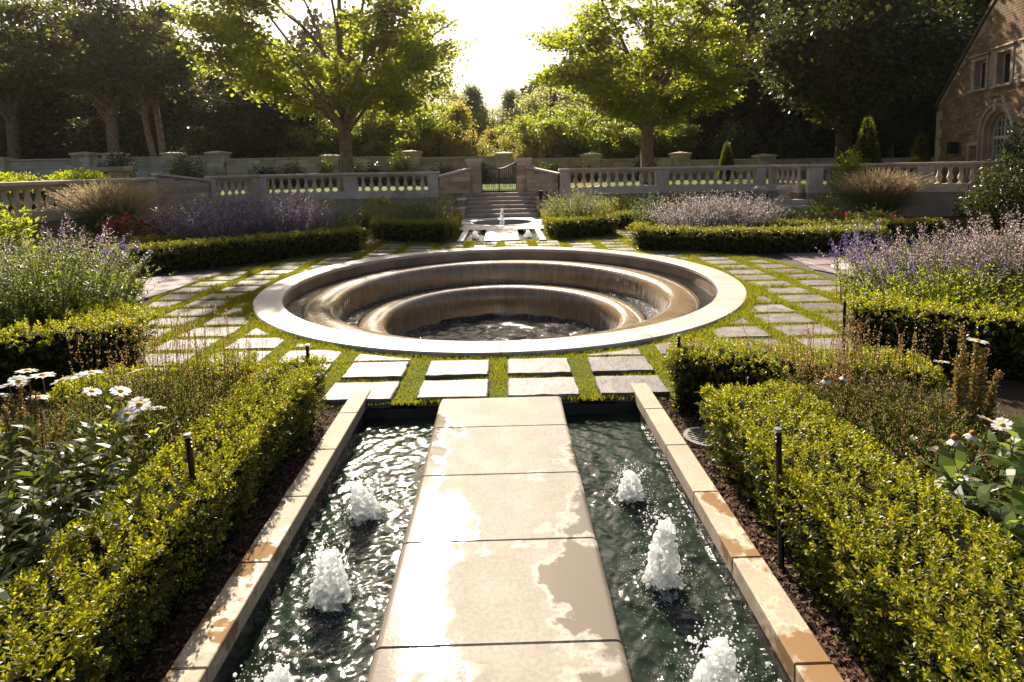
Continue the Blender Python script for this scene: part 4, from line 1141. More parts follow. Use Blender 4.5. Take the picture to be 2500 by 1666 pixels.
# ------------------------------------------------------------------ box hedges
def hedge(pts, width, height, leaf, n_sprig, label, seed, mat='box', lump=0.026, per=6):
    rng = np.random.default_rng(seed)
    pts = [np.array(p, float) for p in pts]
    o0 = pts[0]
    root = empty('box_hedge', (o0[0], o0[1], -0.06), 0, label, 'hedge', 'clipped box hedges')
    P2 = [p - o0 for p in pts]
    # core: mitred prism
    def offs(d, inset):
        out = []
        for i in range(len(P2)):
            a = P2[max(i - 1, 0)]; b = P2[min(i + 1, len(P2) - 1)]
            t1 = (P2[i] - a) if i else (b - P2[i]); t2 = (b - P2[i]) if i < len(P2) - 1 else t1
            t1 = t1 / np.linalg.norm(t1); t2 = t2 / np.linalg.norm(t2)
            n1 = np.array([-t1[1], t1[0]]); n2 = np.array([-t2[1], t2[0]]); m = n1 + n2; m = m / np.linalg.norm(m)
            s = d / max(0.5, m @ n1)
            q = P2[i] + m * s
            if i == 0: q = q + t1 * (inset - width * .0)
            if i == len(P2) - 1: q = q - t2 * inset
            out.append(q)
        return out
    w2 = width / 2 - leaf * 1.6 - .05; h2 = height - leaf * 1.6
    Lf, Rt = offs(w2, leaf * 1.6), offs(-w2, leaf * 1.6)
    V, F = [], []
    for l_, r_ in zip(Lf, Rt): V += [(l_[0], l_[1], 0), (l_[0], l_[1], h2), (r_[0], r_[1], h2), (r_[0], r_[1], 0)]
    for i in range(len(P2) - 1):
        k = 4 * i
        for q in range(3): F.append((k + q, k + q + 1, k + q + 5, k + q + 4))
    F += [(0, 3, 2, 1), (4 * len(P2) - 4, 4 * len(P2) - 3, 4 * len(P2) - 2, 4 * len(P2) - 1)]
    link('branch_core', pymesh('branch_core', V, F), M['twig'], root)
    # sprigs over the surface
    segs = [(P2[i], P2[i + 1]) for i in range(len(P2) - 1)]
    Ls = np.array([np.linalg.norm(b - a) for a, b in segs])
    per_m = width + 2 * height
    ends_w = 2 * width * height / per_m
    tot = Ls.sum() + ends_w
    Pos, Nrm = [], []
    for si, ((a, b), L) in enumerate(zip(segs, Ls)):
        n = int(n_sprig * L / tot)
        t = rng.uniform(0, 1, n); u = rng.uniform(0, per_m, n)
        d = (b - a) / L; nn = np.array([-d[1], d[0]])
        c = a[None] + d[None] * (t * L)[:, None]
        zz = np.where(u < height, u, np.where(u < height + width, height, per_m - u))
        sx = np.where(u < height, width / 2, np.where(u < height + width, width / 2 - (u - height), -width / 2))
        Pp = np.column_stack([c + nn[None] * sx[:, None], zz])
        Nn = np.where((u < height)[:, None], np.array([[nn[0], nn[1], 0]]), np.where((u < height + width)[:, None], np.array([[0, 0, 1.0]]), np.array([[-nn[0], -nn[1], 0]])))
        # rounded shoulders
        Pos.append(Pp); Nrm.append(Nn)
    for (a, b), q, sgn in ((segs[0], P2[0], -1), (segs[-1], P2[-1], 1)):
        n = int(n_sprig * ends_w / 2 / tot); d = (b - a) / np.linalg.norm(b - a) * sgn; nn = np.array([-d[1], d[0]])
        s = rng.uniform(-width / 2, width / 2, n)
        Pos.append(np.column_stack([q[None] + nn[None] * s[:, None], rng.uniform(0, height, n)])); Nrm.append(np.repeat([[d[0], d[1], 0]], n, 0))
    Pp, Nn = np.concatenate(Pos), np.concatenate(Nrm)
    # lumpy clipped surface, thinner towards the foot
    G = Pp + np.array([o0[0], o0[1], 0])
    bump = (np.sin(G[:, 0] * 13 + 2 * np.sin(G[:, 1] * 5)) * np.sin(G[:, 1] * 11 + seed) + .6 * np.sin(G[:, 2] * 19 + G[:, 0] * 7) + .5 * np.sin(G[:, 0] * 31) * np.sin(G[:, 1] * 29)) * lump * .7
    kf = 2 * np.pi / (leaf * 3.6)
    clump = np.sin(G[:, 0] * kf + 2.2 * np.sin(G[:, 1] * kf * .37 + G[:, 2] * kf * .23)) * np.sin(G[:, 1] * kf + 2.2 * np.sin(G[:, 2] * kf * .41 + G[:, 0] * kf * .29)) + .7 * np.sin(G[:, 2] * kf * .9 + 2 * np.sin(G[:, 0] * kf * .33 + G[:, 1] * kf * .35))
    keepc = clump > -.75 + .5 * rng.random(len(Pp))
    bump = bump + clump * leaf * .95
    Pp = Pp + Nn * (bump + rng.normal(0, lump * .55, len(Pp)) - leaf * 1.3)[:, None]
    foot = np.clip(1 - Pp[:, 2] / (height * .8), 0, 1)
    Pp = Pp - Nn * (foot * .07 * (np.abs(Nn[:, 2]) < .5))[:, None]
    edge = np.clip((Pp[:, 2] - (height - .05)) / .05, 0, 1)
    keep = keepc & (rng.random(len(Pp)) < (0.35 + 0.65 * np.clip(Pp[:, 2] / (height * .35), 0, 1)))
    Pp, Nn = Pp[keep], Nn[keep]
    n = len(Pp)
    side_shade = (np.abs(Nn[:, 2]) < .5) & (Pp[:, 2] < height * (.70 + .25 * rng.random(n))) & (rng.random(n) < .82)  # lower side sprigs take the leaf colour with painted shade
    side_shade = np.tile(side_shade, per)
    A = unit(Nn * .75 + np.array([[0, 0, .55]]) + rng.normal(0, .33, (n, 3)))
    S = unit(np.cross(A, ru(rng, n))); T = np.cross(A, S)
    Ls_, Pl, Al, Nl = [], [], [], []
    for k in range(per):
        ph = k * 2.4 + rng.uniform(0, 1.5, n)
        side = S * np.cos(ph)[:, None] + T * np.sin(ph)[:, None]
        tt = k / per
        Pl.append(Pp + A * (leaf * (tt * 1.8))[..., None] if False else Pp + A * leaf * tt * 1.8)
        Al.append(A * (.45 + .5 * tt) + side * (1.0 - .35 * tt)); Nl.append(A + side * -.2 + rng.normal(0, .15, (n, 3)))
        Ls_.append(leaf * rng.uniform(.75, 1.25, n) * (1.05 - .3 * tt))
    Pl, Al, Nl, Lx = np.concatenate(Pl), np.concatenate(Al), np.concatenate(Nl), np.concatenate(Ls_)
    for nm_, sel, mt_ in (('foliage', side_shade, 'box_side_shade'), ('bright_foliage', ~side_shade, mat)):
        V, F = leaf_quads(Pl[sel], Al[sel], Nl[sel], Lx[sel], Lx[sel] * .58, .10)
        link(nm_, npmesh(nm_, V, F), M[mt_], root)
    return root

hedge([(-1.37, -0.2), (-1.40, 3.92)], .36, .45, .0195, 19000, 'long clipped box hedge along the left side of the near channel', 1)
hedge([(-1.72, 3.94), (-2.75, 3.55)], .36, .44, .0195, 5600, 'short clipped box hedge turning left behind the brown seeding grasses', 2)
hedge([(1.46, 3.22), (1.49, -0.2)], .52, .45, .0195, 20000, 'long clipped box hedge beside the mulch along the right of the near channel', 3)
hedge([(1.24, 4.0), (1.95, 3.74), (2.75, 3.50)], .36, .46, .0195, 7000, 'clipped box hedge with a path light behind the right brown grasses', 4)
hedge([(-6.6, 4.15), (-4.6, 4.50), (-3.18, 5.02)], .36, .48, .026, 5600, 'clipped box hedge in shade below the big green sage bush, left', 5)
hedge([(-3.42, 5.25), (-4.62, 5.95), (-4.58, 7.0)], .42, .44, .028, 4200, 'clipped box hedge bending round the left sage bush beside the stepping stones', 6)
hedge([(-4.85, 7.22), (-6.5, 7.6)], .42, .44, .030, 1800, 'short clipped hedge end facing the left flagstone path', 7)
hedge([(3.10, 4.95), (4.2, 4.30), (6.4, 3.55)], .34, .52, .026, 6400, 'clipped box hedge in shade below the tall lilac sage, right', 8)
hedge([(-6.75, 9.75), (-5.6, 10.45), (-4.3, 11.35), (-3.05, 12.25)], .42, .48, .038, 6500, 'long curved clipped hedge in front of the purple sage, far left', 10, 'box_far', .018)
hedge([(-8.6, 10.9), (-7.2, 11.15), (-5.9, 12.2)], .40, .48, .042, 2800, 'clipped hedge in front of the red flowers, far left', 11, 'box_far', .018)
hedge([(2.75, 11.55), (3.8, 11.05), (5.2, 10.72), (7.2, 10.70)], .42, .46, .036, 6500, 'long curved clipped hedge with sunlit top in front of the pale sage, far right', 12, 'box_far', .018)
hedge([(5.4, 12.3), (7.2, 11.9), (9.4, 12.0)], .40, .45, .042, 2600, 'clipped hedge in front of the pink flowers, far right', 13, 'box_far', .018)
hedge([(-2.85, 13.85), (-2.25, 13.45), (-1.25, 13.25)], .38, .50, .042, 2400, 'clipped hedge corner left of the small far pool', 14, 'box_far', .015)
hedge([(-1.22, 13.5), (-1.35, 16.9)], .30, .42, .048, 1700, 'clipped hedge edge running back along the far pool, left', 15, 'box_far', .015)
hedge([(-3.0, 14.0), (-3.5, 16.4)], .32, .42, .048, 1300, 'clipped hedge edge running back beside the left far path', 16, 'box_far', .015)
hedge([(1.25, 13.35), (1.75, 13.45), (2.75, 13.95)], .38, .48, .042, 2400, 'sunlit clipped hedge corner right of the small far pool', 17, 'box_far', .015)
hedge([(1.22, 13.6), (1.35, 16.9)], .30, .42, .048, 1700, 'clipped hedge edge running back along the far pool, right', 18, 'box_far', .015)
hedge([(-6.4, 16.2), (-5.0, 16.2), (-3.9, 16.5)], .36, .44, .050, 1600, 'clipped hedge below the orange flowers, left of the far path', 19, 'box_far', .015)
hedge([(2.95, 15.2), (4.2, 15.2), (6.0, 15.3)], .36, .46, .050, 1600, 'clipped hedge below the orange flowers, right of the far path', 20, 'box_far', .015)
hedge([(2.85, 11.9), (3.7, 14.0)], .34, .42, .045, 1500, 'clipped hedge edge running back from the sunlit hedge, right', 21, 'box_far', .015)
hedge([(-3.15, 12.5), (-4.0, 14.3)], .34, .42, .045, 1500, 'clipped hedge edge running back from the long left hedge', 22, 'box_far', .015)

# ------------------------------------------------------------------ herbaceous plants
def ground_pts(rng, n, rx, ry):
    r = np.sqrt(rng.random(n)); a = rng.uniform(0, 2 * np.pi, n)
    return np.column_stack([r * np.cos(a) * rx, r * np.sin(a) * ry, np.zeros(n)])

def spires(loc, seed, rx, ry, h, n, label, flower, leaf='herb', fl=(0.5, 1.0), fsize=.014, fn=26, lsize=.045, ln=14, spread=.45, sr=.0022, cat='flowering plant', lw=.32, hv=.25, stem='stem', leaf_to=.75, name='sage_bush', jit=.11):
    """a clump of stems, each with leaves below and small flowers along its upper part"""
    rng = np.random.default_rng(seed)
    e = empty(name, (loc[0], loc[1], loc[2] if len(loc) > 2 else -.06), 0, label, cat)
    B = ground_pts(rng, n, rx * .55, ry * .55)
    hh = h * rng.uniform(1 - hv, 1 + hv * .35, n) * (1 - .30 * (np.hypot(B[:, 0] / rx, B[:, 1] / ry) / .55) ** 2)
    out = np.column_stack([B[:, 0] * spread * 1.7, B[:, 1] * spread * 1.7, np.zeros(n)]) + np.column_stack([rng.normal(0, jit * h, n), rng.normal(0, jit * h, n), np.zeros(n)])
    T = B + out + np.column_stack([np.zeros(n), np.zeros(n), hh])
    C = B + out * .25 + np.column_stack([np.zeros(n), np.zeros(n), hh * .6])
    V, F = stems(B, C, T, sr * 1.4, sr * .6, 4)
    link('stalks', npmesh('stalks', V, F), M[stem], e)
    if ln:
        i = np.repeat(np.arange(n), ln); t = rng.uniform(.06, leaf_to, len(i))
        P = bez(B[i], C[i], T[i], t)
        A = ru(rng, len(i)); A[:, 2] = np.abs(A[:, 2]) * .7 + .1
        L = lsize * rng.uniform(.6, 1.3, len(i)) * (1.15 - .55 * t)
        V, F = leaf_quads(P, A, np.array([[0, 0, 1.0]]) + rng.normal(0, .35, (len(i), 3)), L, L * lw, .05)
        link('leaves', npmesh('leaves', V, F), M[leaf], e)
    for key, share in (flower if isinstance(flower, (list, tuple)) else [(flower, 1.0)]):
        ids = np.nonzero(rng.random(n) < share)[0]
        if len(ids) == 0: continue
        i = np.repeat(ids, fn); t = fl[0] + (fl[1] - fl[0]) * rng.random(len(i))
        P = bez(B[i], C[i], T[i], t) + rng.normal(0, fsize * .55, (len(i), 3))
        A = ru(rng, len(i)); L = fsize * rng.uniform(.6, 1.4, len(i)) * (1.25 - .5 * (t - fl[0]) / (fl[1] - fl[0] + 1e-6))
        V, F = leaf_quads(P, A, ru(rng, len(i)), L, L * .8, .2)
        tag(link('flowers', npmesh('flowers', V, F), M[key], e), kind='stuff')
    return e

# left beds
spires((-5.8, 7.45), 101, 1.25, .9, 1.27, 100, 'lilac sage spires behind the big green bush at the left edge', [('lilac', .8), ('violet', .12)], 'herb', (.55, 1.0), .022, 34, .06, 16, .3, .003)
spires((-4.75, 6.0), 102, 1.25, .8, 1.10, 480, 'big green bushy sage in front of the lilac spires, left', [('lilac', .12)], 'herb', (.75, 1.0), .016, 14, .062, 34, .35, .003, leaf_to=1.0)
spires((-5.6, 5.5), 103, .9, .6, .72, 240, 'dark green lower bush at the left edge above the shaded hedge', [('lilac', .06)], 'shrub', (.8, 1.0), .014, 10, .058, 34, .35, .003, leaf_to=1.0)
spires((-5.85, 12.15), 104, 1.2, .85, 1.28, 600, 'hazy purple sage clump at the left end behind the curved hedge', 'sage', 'greygreen', (.32, 1.0), .034, 20, .05, 9, .75, .0035)
spires((-4.75, 12.65), 105, 1.2, .8, 1.30, 600, 'hazy purple sage clump in the middle behind the curved hedge', 'sage', 'greygreen', (.32, 1.0), .034, 20, .05, 9, .7, .0035)
spires((-3.95, 13.35), 106, .85, .75, 1.1, 300, 'green leafy sage clump at the right end of the purple sage', [('sage', .25)], 'herb', (.5, 1.0), .02, 18, .06, 26, .5, .0035, leaf_to=1.0)
spires((-6.05, 9.2, -.02), 107, .32, .2, .62, 26, 'small blue lily clump on stalks beside the left flagstone path', [('violet', .5)], 'greygreen', (.9, 1.0), .035, 26, .10, 5, .5, .004)
# far centre beds
spires((-2.05, 14.7), 108, 1.05, .9, 1.12, 420, 'dense green bush with pale flower tips inside the hedge left of the far pool', [('sage_pale', .22)], 'herb', (.7, 1.0), .02, 12, .055, 26, .5, .0035, leaf_to=1.0)
spires((2.0, 14.75), 109, 1.0, .9, 1.15, 420, 'sunlit green bush with feathery pale tips inside the hedge right of the far pool', [('sage_pale', .4)], 'shrub', (.66, 1.0), .02, 14, .055, 26, .55, .0035, leaf_to=1.0)
spires((4.25, 12.35), 110, 1.0, .75, 1.12, 380, 'pale lilac sage clump behind the sunlit curved hedge, its left half', 'sage_pale', 'greygreen', (.35, 1.0), .031, 20, .05, 10, .62, .0035)
spires((5.25, 12.55), 111, .95, .75, 1.10, 380, 'pale lilac sage clump behind the sunlit curved hedge, its right half', 'sage_pale', 'greygreen', (.35, 1.0), .031, 20, .05, 10, .62, .0035)
spires((3.55, 13.3), 112, .6, .5, 1.05, 200, 'green leafy clump between the pale sage and the far path', [('sage_pale', .2)], 'herb', (.7, 1.0), .02, 10, .055, 24, .5, .0035, leaf_to=1.0)
# right beds
spires((4.60, 6.05), 113, 1.0, .8, 1.05, 340, 'lilac sage mass with green leaves in the right bed, nearest the stepping stones', [('lilac', .75), ('violet', .12)], 'herb', (.52, 1.0), .019, 34, .062, 26, .35, .003)
spires((5.6, 6.0), 114, .95, .8, 1.20, 300, 'tall lilac sage spires at the right edge', [('lilac', .9)], 'herb', (.45, 1.0), .021, 40, .06, 22, .32, .003)
spires((4.30, 6.75), 115, .40, .35, .98, 36, 'violet blue salvia spikes beside the lilac sage, right bed', [('violet', 1.0)], 'lime', (.68, 1.0), .022, 36, .06, 26, .3, .003)
spires((4.35, 5.35), 116, 1.05, .55, .72, 330, 'low bright green foliage under the lilac sage, right bed', [('lilac', .12)], 'lime', (.8, 1.0), .014, 10, .062, 30, .35, .003, leaf_to=1.0)

def ornamental_grass(loc, seed, r, h, n, label, plume=True):
    rng = np.random.default_rng(seed)
    e = empty('ornamental_grass', (*loc, -.06), 0, label, 'ornamental grass')
    B = ground_pts(rng, n, r * .28, r * .28)
    a = rng.uniform(0, 2 * np.pi, n); o = r * rng.uniform(.25, 1.15, n)
    hh = h * rng.uniform(.45, .78, n)
    C = B + np.column_stack([np.cos(a) * o * .35, np.sin(a) * o * .35, hh * 1.05]); T = B + np.column_stack([np.cos(a) * o, np.sin(a) * o, hh * rng.uniform(.55, .95, n)])
    V, F = stems(B, C, T, .0055, .0012, 5)
    link('blades', npmesh('blades', V, F), M['herb'], e)
    m = int(n * .8)
    B = ground_pts(rng, m, r * .25, r * .25); a = rng.uniform(0, 2 * np.pi, m); o = r * rng.uniform(.1, 1.05, m); hh = h * rng.uniform(.78, 1.05, m)
    C = B + np.column_stack([np.cos(a) * o * .4, np.sin(a) * o * .4, hh * .72]); T = B + np.column_stack([np.cos(a) * o, np.sin(a) * o, hh * (1 - .12 * (o / r))])
    V, F = stems(B, C, T, .003, .0012, 5)
    link('plume_stalks', npmesh('plume_stalks', V, F), M['straw'], e)
    i = np.repeat(np.arange(m), 46); t = rng.uniform(.66, 1.02, len(i))
    P = bez(B[i], C[i], T[i], t); D = unit(T[i] - C[i])
    L = .055 * rng.uniform(.6, 1.3, len(i)) * (1.3 - .8 * (t - .66) / .36)
    V, F = leaf_quads(P, D + rng.normal(0, .25, (len(i), 3)), ru(rng, len(i)), L, L * .16, .02)
    link('plumes', npmesh('plumes', V, F), M['straw'], e)
ornamental_grass((-8.75, 13.0), 201, 1.05, 1.62, 1100, 'tall feathery tan ornamental grass before the left balustrade')
ornamental_grass((10.0, 15.0), 202, 1.10, 1.50, 1000, 'tall ornamental grass in shade before the right balustrade')
ornamental_grass((-7.6, 12.9), 203, .55, 1.0, 350, 'smaller arching grass beside the red flowers')

def mound(loc, seed, rx, ry, h, n, label, seedheads=.35, tall=70):
    """fine wiry mound with brown seed heads"""
    rng = np.random.default_rng(seed)
    e = empty('wiry_grass_mound', (*loc, -.06), 0, label, 'grass clump')
    B = ground_pts(rng, n, rx * .9, ry * .9)
    q = np.hypot(B[:, 0] / rx, B[:, 1] / ry)
    hh = h * (1 - .55 * q ** 2) * rng.uniform(.55, 1.1, n)
    lean = rng.normal(0, .09, (n, 2)) + B[:, :2] * .35
    T = B + np.column_stack([lean, hh]); C = B + np.column_stack([lean * .3, hh * .6])
    V, F = stems(B, C, T, .0022, .0008, 3)
    link('wires', npmesh('wires', V, F), M['stem'], e)
    i = np.repeat(np.arange(n), 7); t = rng.uniform(.35, 1.0, len(i)); P = bez(B[i], C[i], T[i], t)
    V, F = leaf_quads(P, unit(T[i] - C[i]) + rng.normal(0, .5, (len(i), 3)), ru(rng, len(i)), rng.uniform(.012, .035, len(i)), .0035, .05)
    link('leaves', npmesh('leaves', V, F), M['herb'], e)
    ids = np.nonzero(rng.random(n) < seedheads)[0]; i = np.repeat(ids, 6); t = rng.uniform(.84, 1.02, len(i)); P = bez(B[i], C[i], T[i], t) + rng.normal(0, .003, (len(i), 3))
    V, F = leaf_quads(P, ru(rng, len(i)) + np.array([[0, 0, .6]]), ru(rng, len(i)), rng.uniform(.007, .014, len(i)), .006, .2)
    link('seed_heads', npmesh('seed_heads', V, F), M['seed'], e)
    m = tall
    B = np.column_stack([rng.normal(0, rx * .45, m), ry * rng.uniform(.1, .95, m), np.zeros(m)]); hh = h * rng.uniform(1.15, 1.75, m)
    ln = rng.normal(0, .07, (m, 2)); T = B + np.column_stack([ln, hh]); C = B + np.column_stack([ln * .2, hh * .6])
    V, F = stems(B, C, T, .0022, .0011, 4); link('tall_stalks', npmesh('tall_stalks', V, F), M['stem'], e)
    i = np.repeat(np.arange(m), 22); t = rng.uniform(.62, 1.0, len(i)); P = bez(B[i], C[i], T[i], t) + rng.normal(0, .0035, (len(i), 3))
    V, F = leaf_quads(P, ru(rng, len(i)) + np.array([[0, 0, .8]]), ru(rng, len(i)), rng.uniform(.008, .017, len(i)), .007, .2)
    link('brown_spikes', npmesh('brown_spikes', V, F), M['seed'], e)
mound((-1.98, 3.15), 301, .56, .62, .56, 9000, 'fine wiry mound with brown seed stalks behind the left box hedge', .35, 110)
mound((2.12, 2.98), 302, .60, .62, .48, 9500, 'fine wiry mound with rusty seed stalks behind the right box hedge', .5, 130)

def flower_mesh(name, R0, npet, droop, w):
    rng = np.random.default_rng(9)
    a = 2 * np.pi * np.arange(npet) / npet + rng.normal(0, .05, npet)
    A = np.column_stack([np.cos(a), np.sin(a), droop + rng.normal(0, .08, npet)])
    P = np.column_stack([np.cos(a), np.sin(a), np.zeros(npet)]) * R0 * .2
    L = R0 * .85 * rng.uniform(.88, 1.05, npet)
    A = unit(A); S = unit(np.cross(A, np.array([[0, 0, 1.0]])))
    N2 = np.cross(S, A)
    rows = []
    for t, ww, d in ((0, .45, 0), (.45, 1.0, .05), (.85, .85, .03), (1.0, .35, 0)):
        c = P + A * (L * t)[:, None] + N2 * (L * d)[:, None]
        rows += [c + S * w * ww / 2, c - S * w * ww / 2]
    V = np.stack(rows, axis=1).reshape(-1, 3); b = (np.arange(npet) * 8)[:, None]
    F = np.concatenate([b + np.array([[0, 2, 3, 1]]), b + np.array([[2, 4, 5, 3]]), b + np.array([[4, 6, 7, 5]])])
    me = npmesh(name, V, F); me.materials.append(M['petal']); return me
DAISY = flower_mesh('daisy', .048, 20, .05, .016)
CONEF = flower_mesh('coneflower', .050, 14, -1.1, .019)
V, F = lathe([(0.0001, .011), (.008, .010), (.0135, .005), (.015, -.001), (.008, -.004)], 12); DISC = pymesh('disc', V, F, True); DISC.materials.append(M['disc'])
V, F = lathe([(0.0001, .026), (.008, .024), (.016, .016), (.019, .004), (.014, -.006), (.004, -.010)], 12); CONE = pymesh('cone', V, F, True); CONE.materials.append(M['cone'])

def flower_plant(name, label, loc, flowers, seed, leafmat, nst, hst, rx, ry, llen, lwid, lper, cone=False, scale=1.0, up=.35):
    """a leafy plant whose flower heads stand at given places (world)"""
    rng = np.random.default_rng(seed)
    e = empty(name, (*loc, -.06), 0, label, 'flowering plant')
    o = np.array([loc[0], loc[1], -.06])
    B = ground_pts(rng, nst, rx, ry); q = np.hypot(B[:, 0] / rx, B[:, 1] / ry)
    hh = hst * rng.uniform(.6, 1.05, nst) * (1 - .3 * q ** 2)
    T = B + np.column_stack([B[:, 0] * .25 + rng.normal(0, .03, nst), B[:, 1] * .25 + rng.normal(0, .03, nst), hh]); C = B + np.column_stack([rng.normal(0, .02, (nst, 2)), hh * .55])
    parts = [stems(B, C, T, .0032, .0018, 4)]
    if len(flowers):
        fp = np.array([f[:3] for f in flowers]) - o
        fb = np.column_stack([fp[:, 0] * .55, fp[:, 1] * .55, np.full(len(fp), .02)]); fc = fb * .35 + fp * .65; fc[:, 2] = fp[:, 2] * .6
        parts.append(stems(fb, fc, fp, .0034, .0022, 5))
    V, F = join(parts); link('stalks', npmesh('stalks', V, F), M['stem'], e)
    i = np.repeat(np.arange(nst), lper); t = rng.uniform(.08, 1.0, len(i)); P = bez(B[i], C[i], T[i], t)
    a = rng.uniform(0, 2 * np.pi, len(i)); A = np.column_stack([np.cos(a), np.sin(a), up + rng.normal(0, .25, len(i)) + .5 * (t > .85)])
    L = llen * rng.uniform(.55, 1.2, len(i))
    V, F = big_leaves(P, A, np.array([[0, 0, 1.0]]) + rng.normal(0, .25, (len(i), 3)), L, L * lwid, .12)
    link('leaves', npmesh('leaves', V, F), M[leafmat], e)
    for f in flowers:
        fo = bpy.data.objects.new('flower', CONEF if cone else DAISY); COL.objects.link(fo); fo.parent = e
        fo.location = Vector(f[:3]) - Vector(o); s = (f[3] if len(f) > 3 else 1.0) * scale
        fo.scale = (s, s, s); fo.rotation_euler = (f[4] if len(f) > 4 else rng.uniform(-.25, .15), f[5] if len(f) > 5 else rng.uniform(-.3, .3), rng.uniform(0, 6))
        c = bpy.data.objects.new('flower_centre', CONE if cone else DISC); COL.objects.link(c); c.parent = fo
    return e
fl = [(-1.93, 2.87, .59, 1.0, .30, -.1), (-2.07, 2.87, .69, 1.05, .1, .05), (-2.21, 2.85, .66, 1.0, .42, .2), (-2.30, 2.85, .69, 1.1, .08, 0), (-2.13, 2.88, .675, 1.0, .12, -.05), (-2.06, 2.85, .60, .95, .3, .2),
      (-1.82, 2.84, .53, 1.1, .45, .05), (-2.40, 2.88, .705, 1.0, .1, -.1), (-1.88, 2.92, .675, .95, .1, .35), (-2.48, 2.86, .64, 1.0, .3, .3), (-2.29, 2.8, .595, .95, .15, 0), (-1.86, 2.8, .495, .95, .55, .2), (-1.74, 2.86, .50, .8, .4, .4), (-1.68, 2.95, .30, .8, .05, 0),
      (-2.36, 2.78, .69, .9, .3, -.3), (-2.43, 2.75, .63, .9, .5, -.2)]
flower_plant('daisy_plant', 'white daisies with yellow centres above leafy stems, left bed', (-2.08, 2.72), fl, 401, 'lime', 210, .58, .45, .42, .085, .24, 12)
spires((-2.35, 2.72, -.06), 402, .26, .2, .74, 22, 'brown seeding flower spikes among the white daisies, left bed', [('spike', 1.0)], 'herb', (.45, 1.0), .013, 320, .05, 6, .15, .005, hv=.12, name='seeding_spikes', jit=.035)
flower_plant('leafy_plant', 'dark leafy perennial filling the lower left bed', (-2.05, 2.05), [], 403, 'oak2', 250, .78, .58, .52, .085, .28, 17)
flower_plant('leafy_plant', 'lime green leaf tips of a perennial at the left edge', (-2.75, 2.75), [], 404, 'lime', 80, .54, .35, .4, .09, .25, 12)
fr = [(2.53, 2.9, .735, 1.0, .05, .1), (2.36, 2.92, .62, .75, .0, .2), (2.19, 2.42, .53, .9, .5, -.2), (2.36, 2.42, .46, 1.1, .4, .1), (2.37, 2.40, .31, 1.1, .5, .2), (2.27, 2.44, .50, .8, .5, .3), (2.10, 2.62, .30, .55, .3, .1), (2.02, 2.66, .21, .5, .4, .1), (1.93, 2.68, .26, .5, .2, 0), (1.98, 2.6, .17, .5, .4, .1), (2.09, 2.68, .18, .5, .2, .1)]
flower_plant('daisy_plant', 'scattered white daisies over dark leaves in the right bed', (2.25, 2.62), fr, 405, 'herb', 170, .42, .42, .34, .065, .26, 15)
fc = [(2.04, 2.42, .45, 1.0, .1, .1), (2.12, 2.42, .47, .85, .2, -.1), (1.985, 2.38, .23, .95, .15, -.05), (1.80, 3.02, .50, .8, .1, 0), (1.92, 3.05, .50, .7, .2, 0)]
flower_plant('coneflower_plant', 'white coneflowers with orange cones drooping over pale leaves, right bed', (2.02, 2.32), fc, 406, 'greygreen', 30, .42, .20, .18, .11, .40, 11, True, .85)
spires((2.50, 2.88, -.06), 407, .15, .12, .84, 10, 'thick yellow brown seed spikes standing in the right bed', [('spike', 1.0)], 'herb', (.40, 1.0), .015, 520, .05, 5, .12, .006, hv=.22, name='seeding_spikes', jit=.03)
flower_plant('leafy_plant', 'pale broad leaved plant at the lower right edge', (2.22, 2.12), [], 408, 'herb', 80, .68, .30, .28, .12, .36, 11, up=.2)
flower_plant('leafy_plant', 'dark leafy ground plants behind the right box hedge', (1.98, 2.2), [], 409, 'oak2', 110, .34, .27, .5, .06, .3, 14)

# flower drifts near the balustrades
def bushy(loc, seed, rx, ry, h, n, label, leaf, lsize, petals=None, np_=0, psize=.03, name='shrub', cat='shrub', zb=-.06, lw=.5, shell=.55, trunk=None):
    """leafy mass: clumps of leaves spread through an uneven dome"""
    rng = np.random.default_rng(seed)
    e = empty(name, (loc[0], loc[1], zb), 0, label, cat)
    nc = max(12, n // 45)
    d = ru(rng, nc); d[:, 2] = np.abs(d[:, 2])
    rr = (shell + (1 - shell) * rng.random(nc)) * (1 + .16 * np.sin(d[:, 0] * 5 + seed) * np.sin(d[:, 1] * 6 + 2))
    Cc = d * rr[:, None] * np.array([rx, ry, h * .95])
    tb = Tubes()
    for k in rng.choice(nc, min(nc, 16), False):
        p = Cc[k]; tb.add([(0, 0, 0), (p[0] * .35, p[1] * .35, p[2] * .55), tuple(p)], [.018, .012, .004], 4)
    link('branches', tb.mesh('branches'), M['bark_dark'], e)
    i = rng.integers(0, nc, n); sg = np.array([rx, ry, h]) * .13
    P = Cc[i] + rng.normal(0, 1, (n, 3)) * sg; P[:, 2] = np.abs(P[:, 2])
    A = ru(rng, n) + unit(Cc[i]) * .6
    L = lsize * rng.uniform(.6, 1.25, n)
    V, F = leaf_quads(P, A, np.array([[0, 0, .8]]) + ru(rng, n) * .8, L, L * lw, .12)
    link('foliage', npmesh('foliage', V, F), M[leaf], e)
    if petals:
        k = max(4, np_ // 28); ci = rng.integers(0, nc, k)
        Q = Cc[ci] * 1.06 + np.array([0, 0, .04]); i = rng.integers(0, k, np_)
        P = Q[i] + rng.normal(0, psize * 1.1, (np_, 3)) * np.array([1, 1, .6])
        V, F = leaf_quads(P, ru(rng, np_) + np.array([[0, 0, .5]]), ru(rng, np_), psize * rng.uniform(.6, 1.2, np_), psize * .8, .2)
        tag(link('flowers', npmesh('flowers', V, F), M[petals], e), kind='stuff')
    return e
bushy((-7.95, 12.2), 501, .85, .45, .95, 2600, 'red flowering rose bush in front of the tall tan grass', 'herb', .075, 'red', 1300, .075, 'rose_bush', 'rose bush')
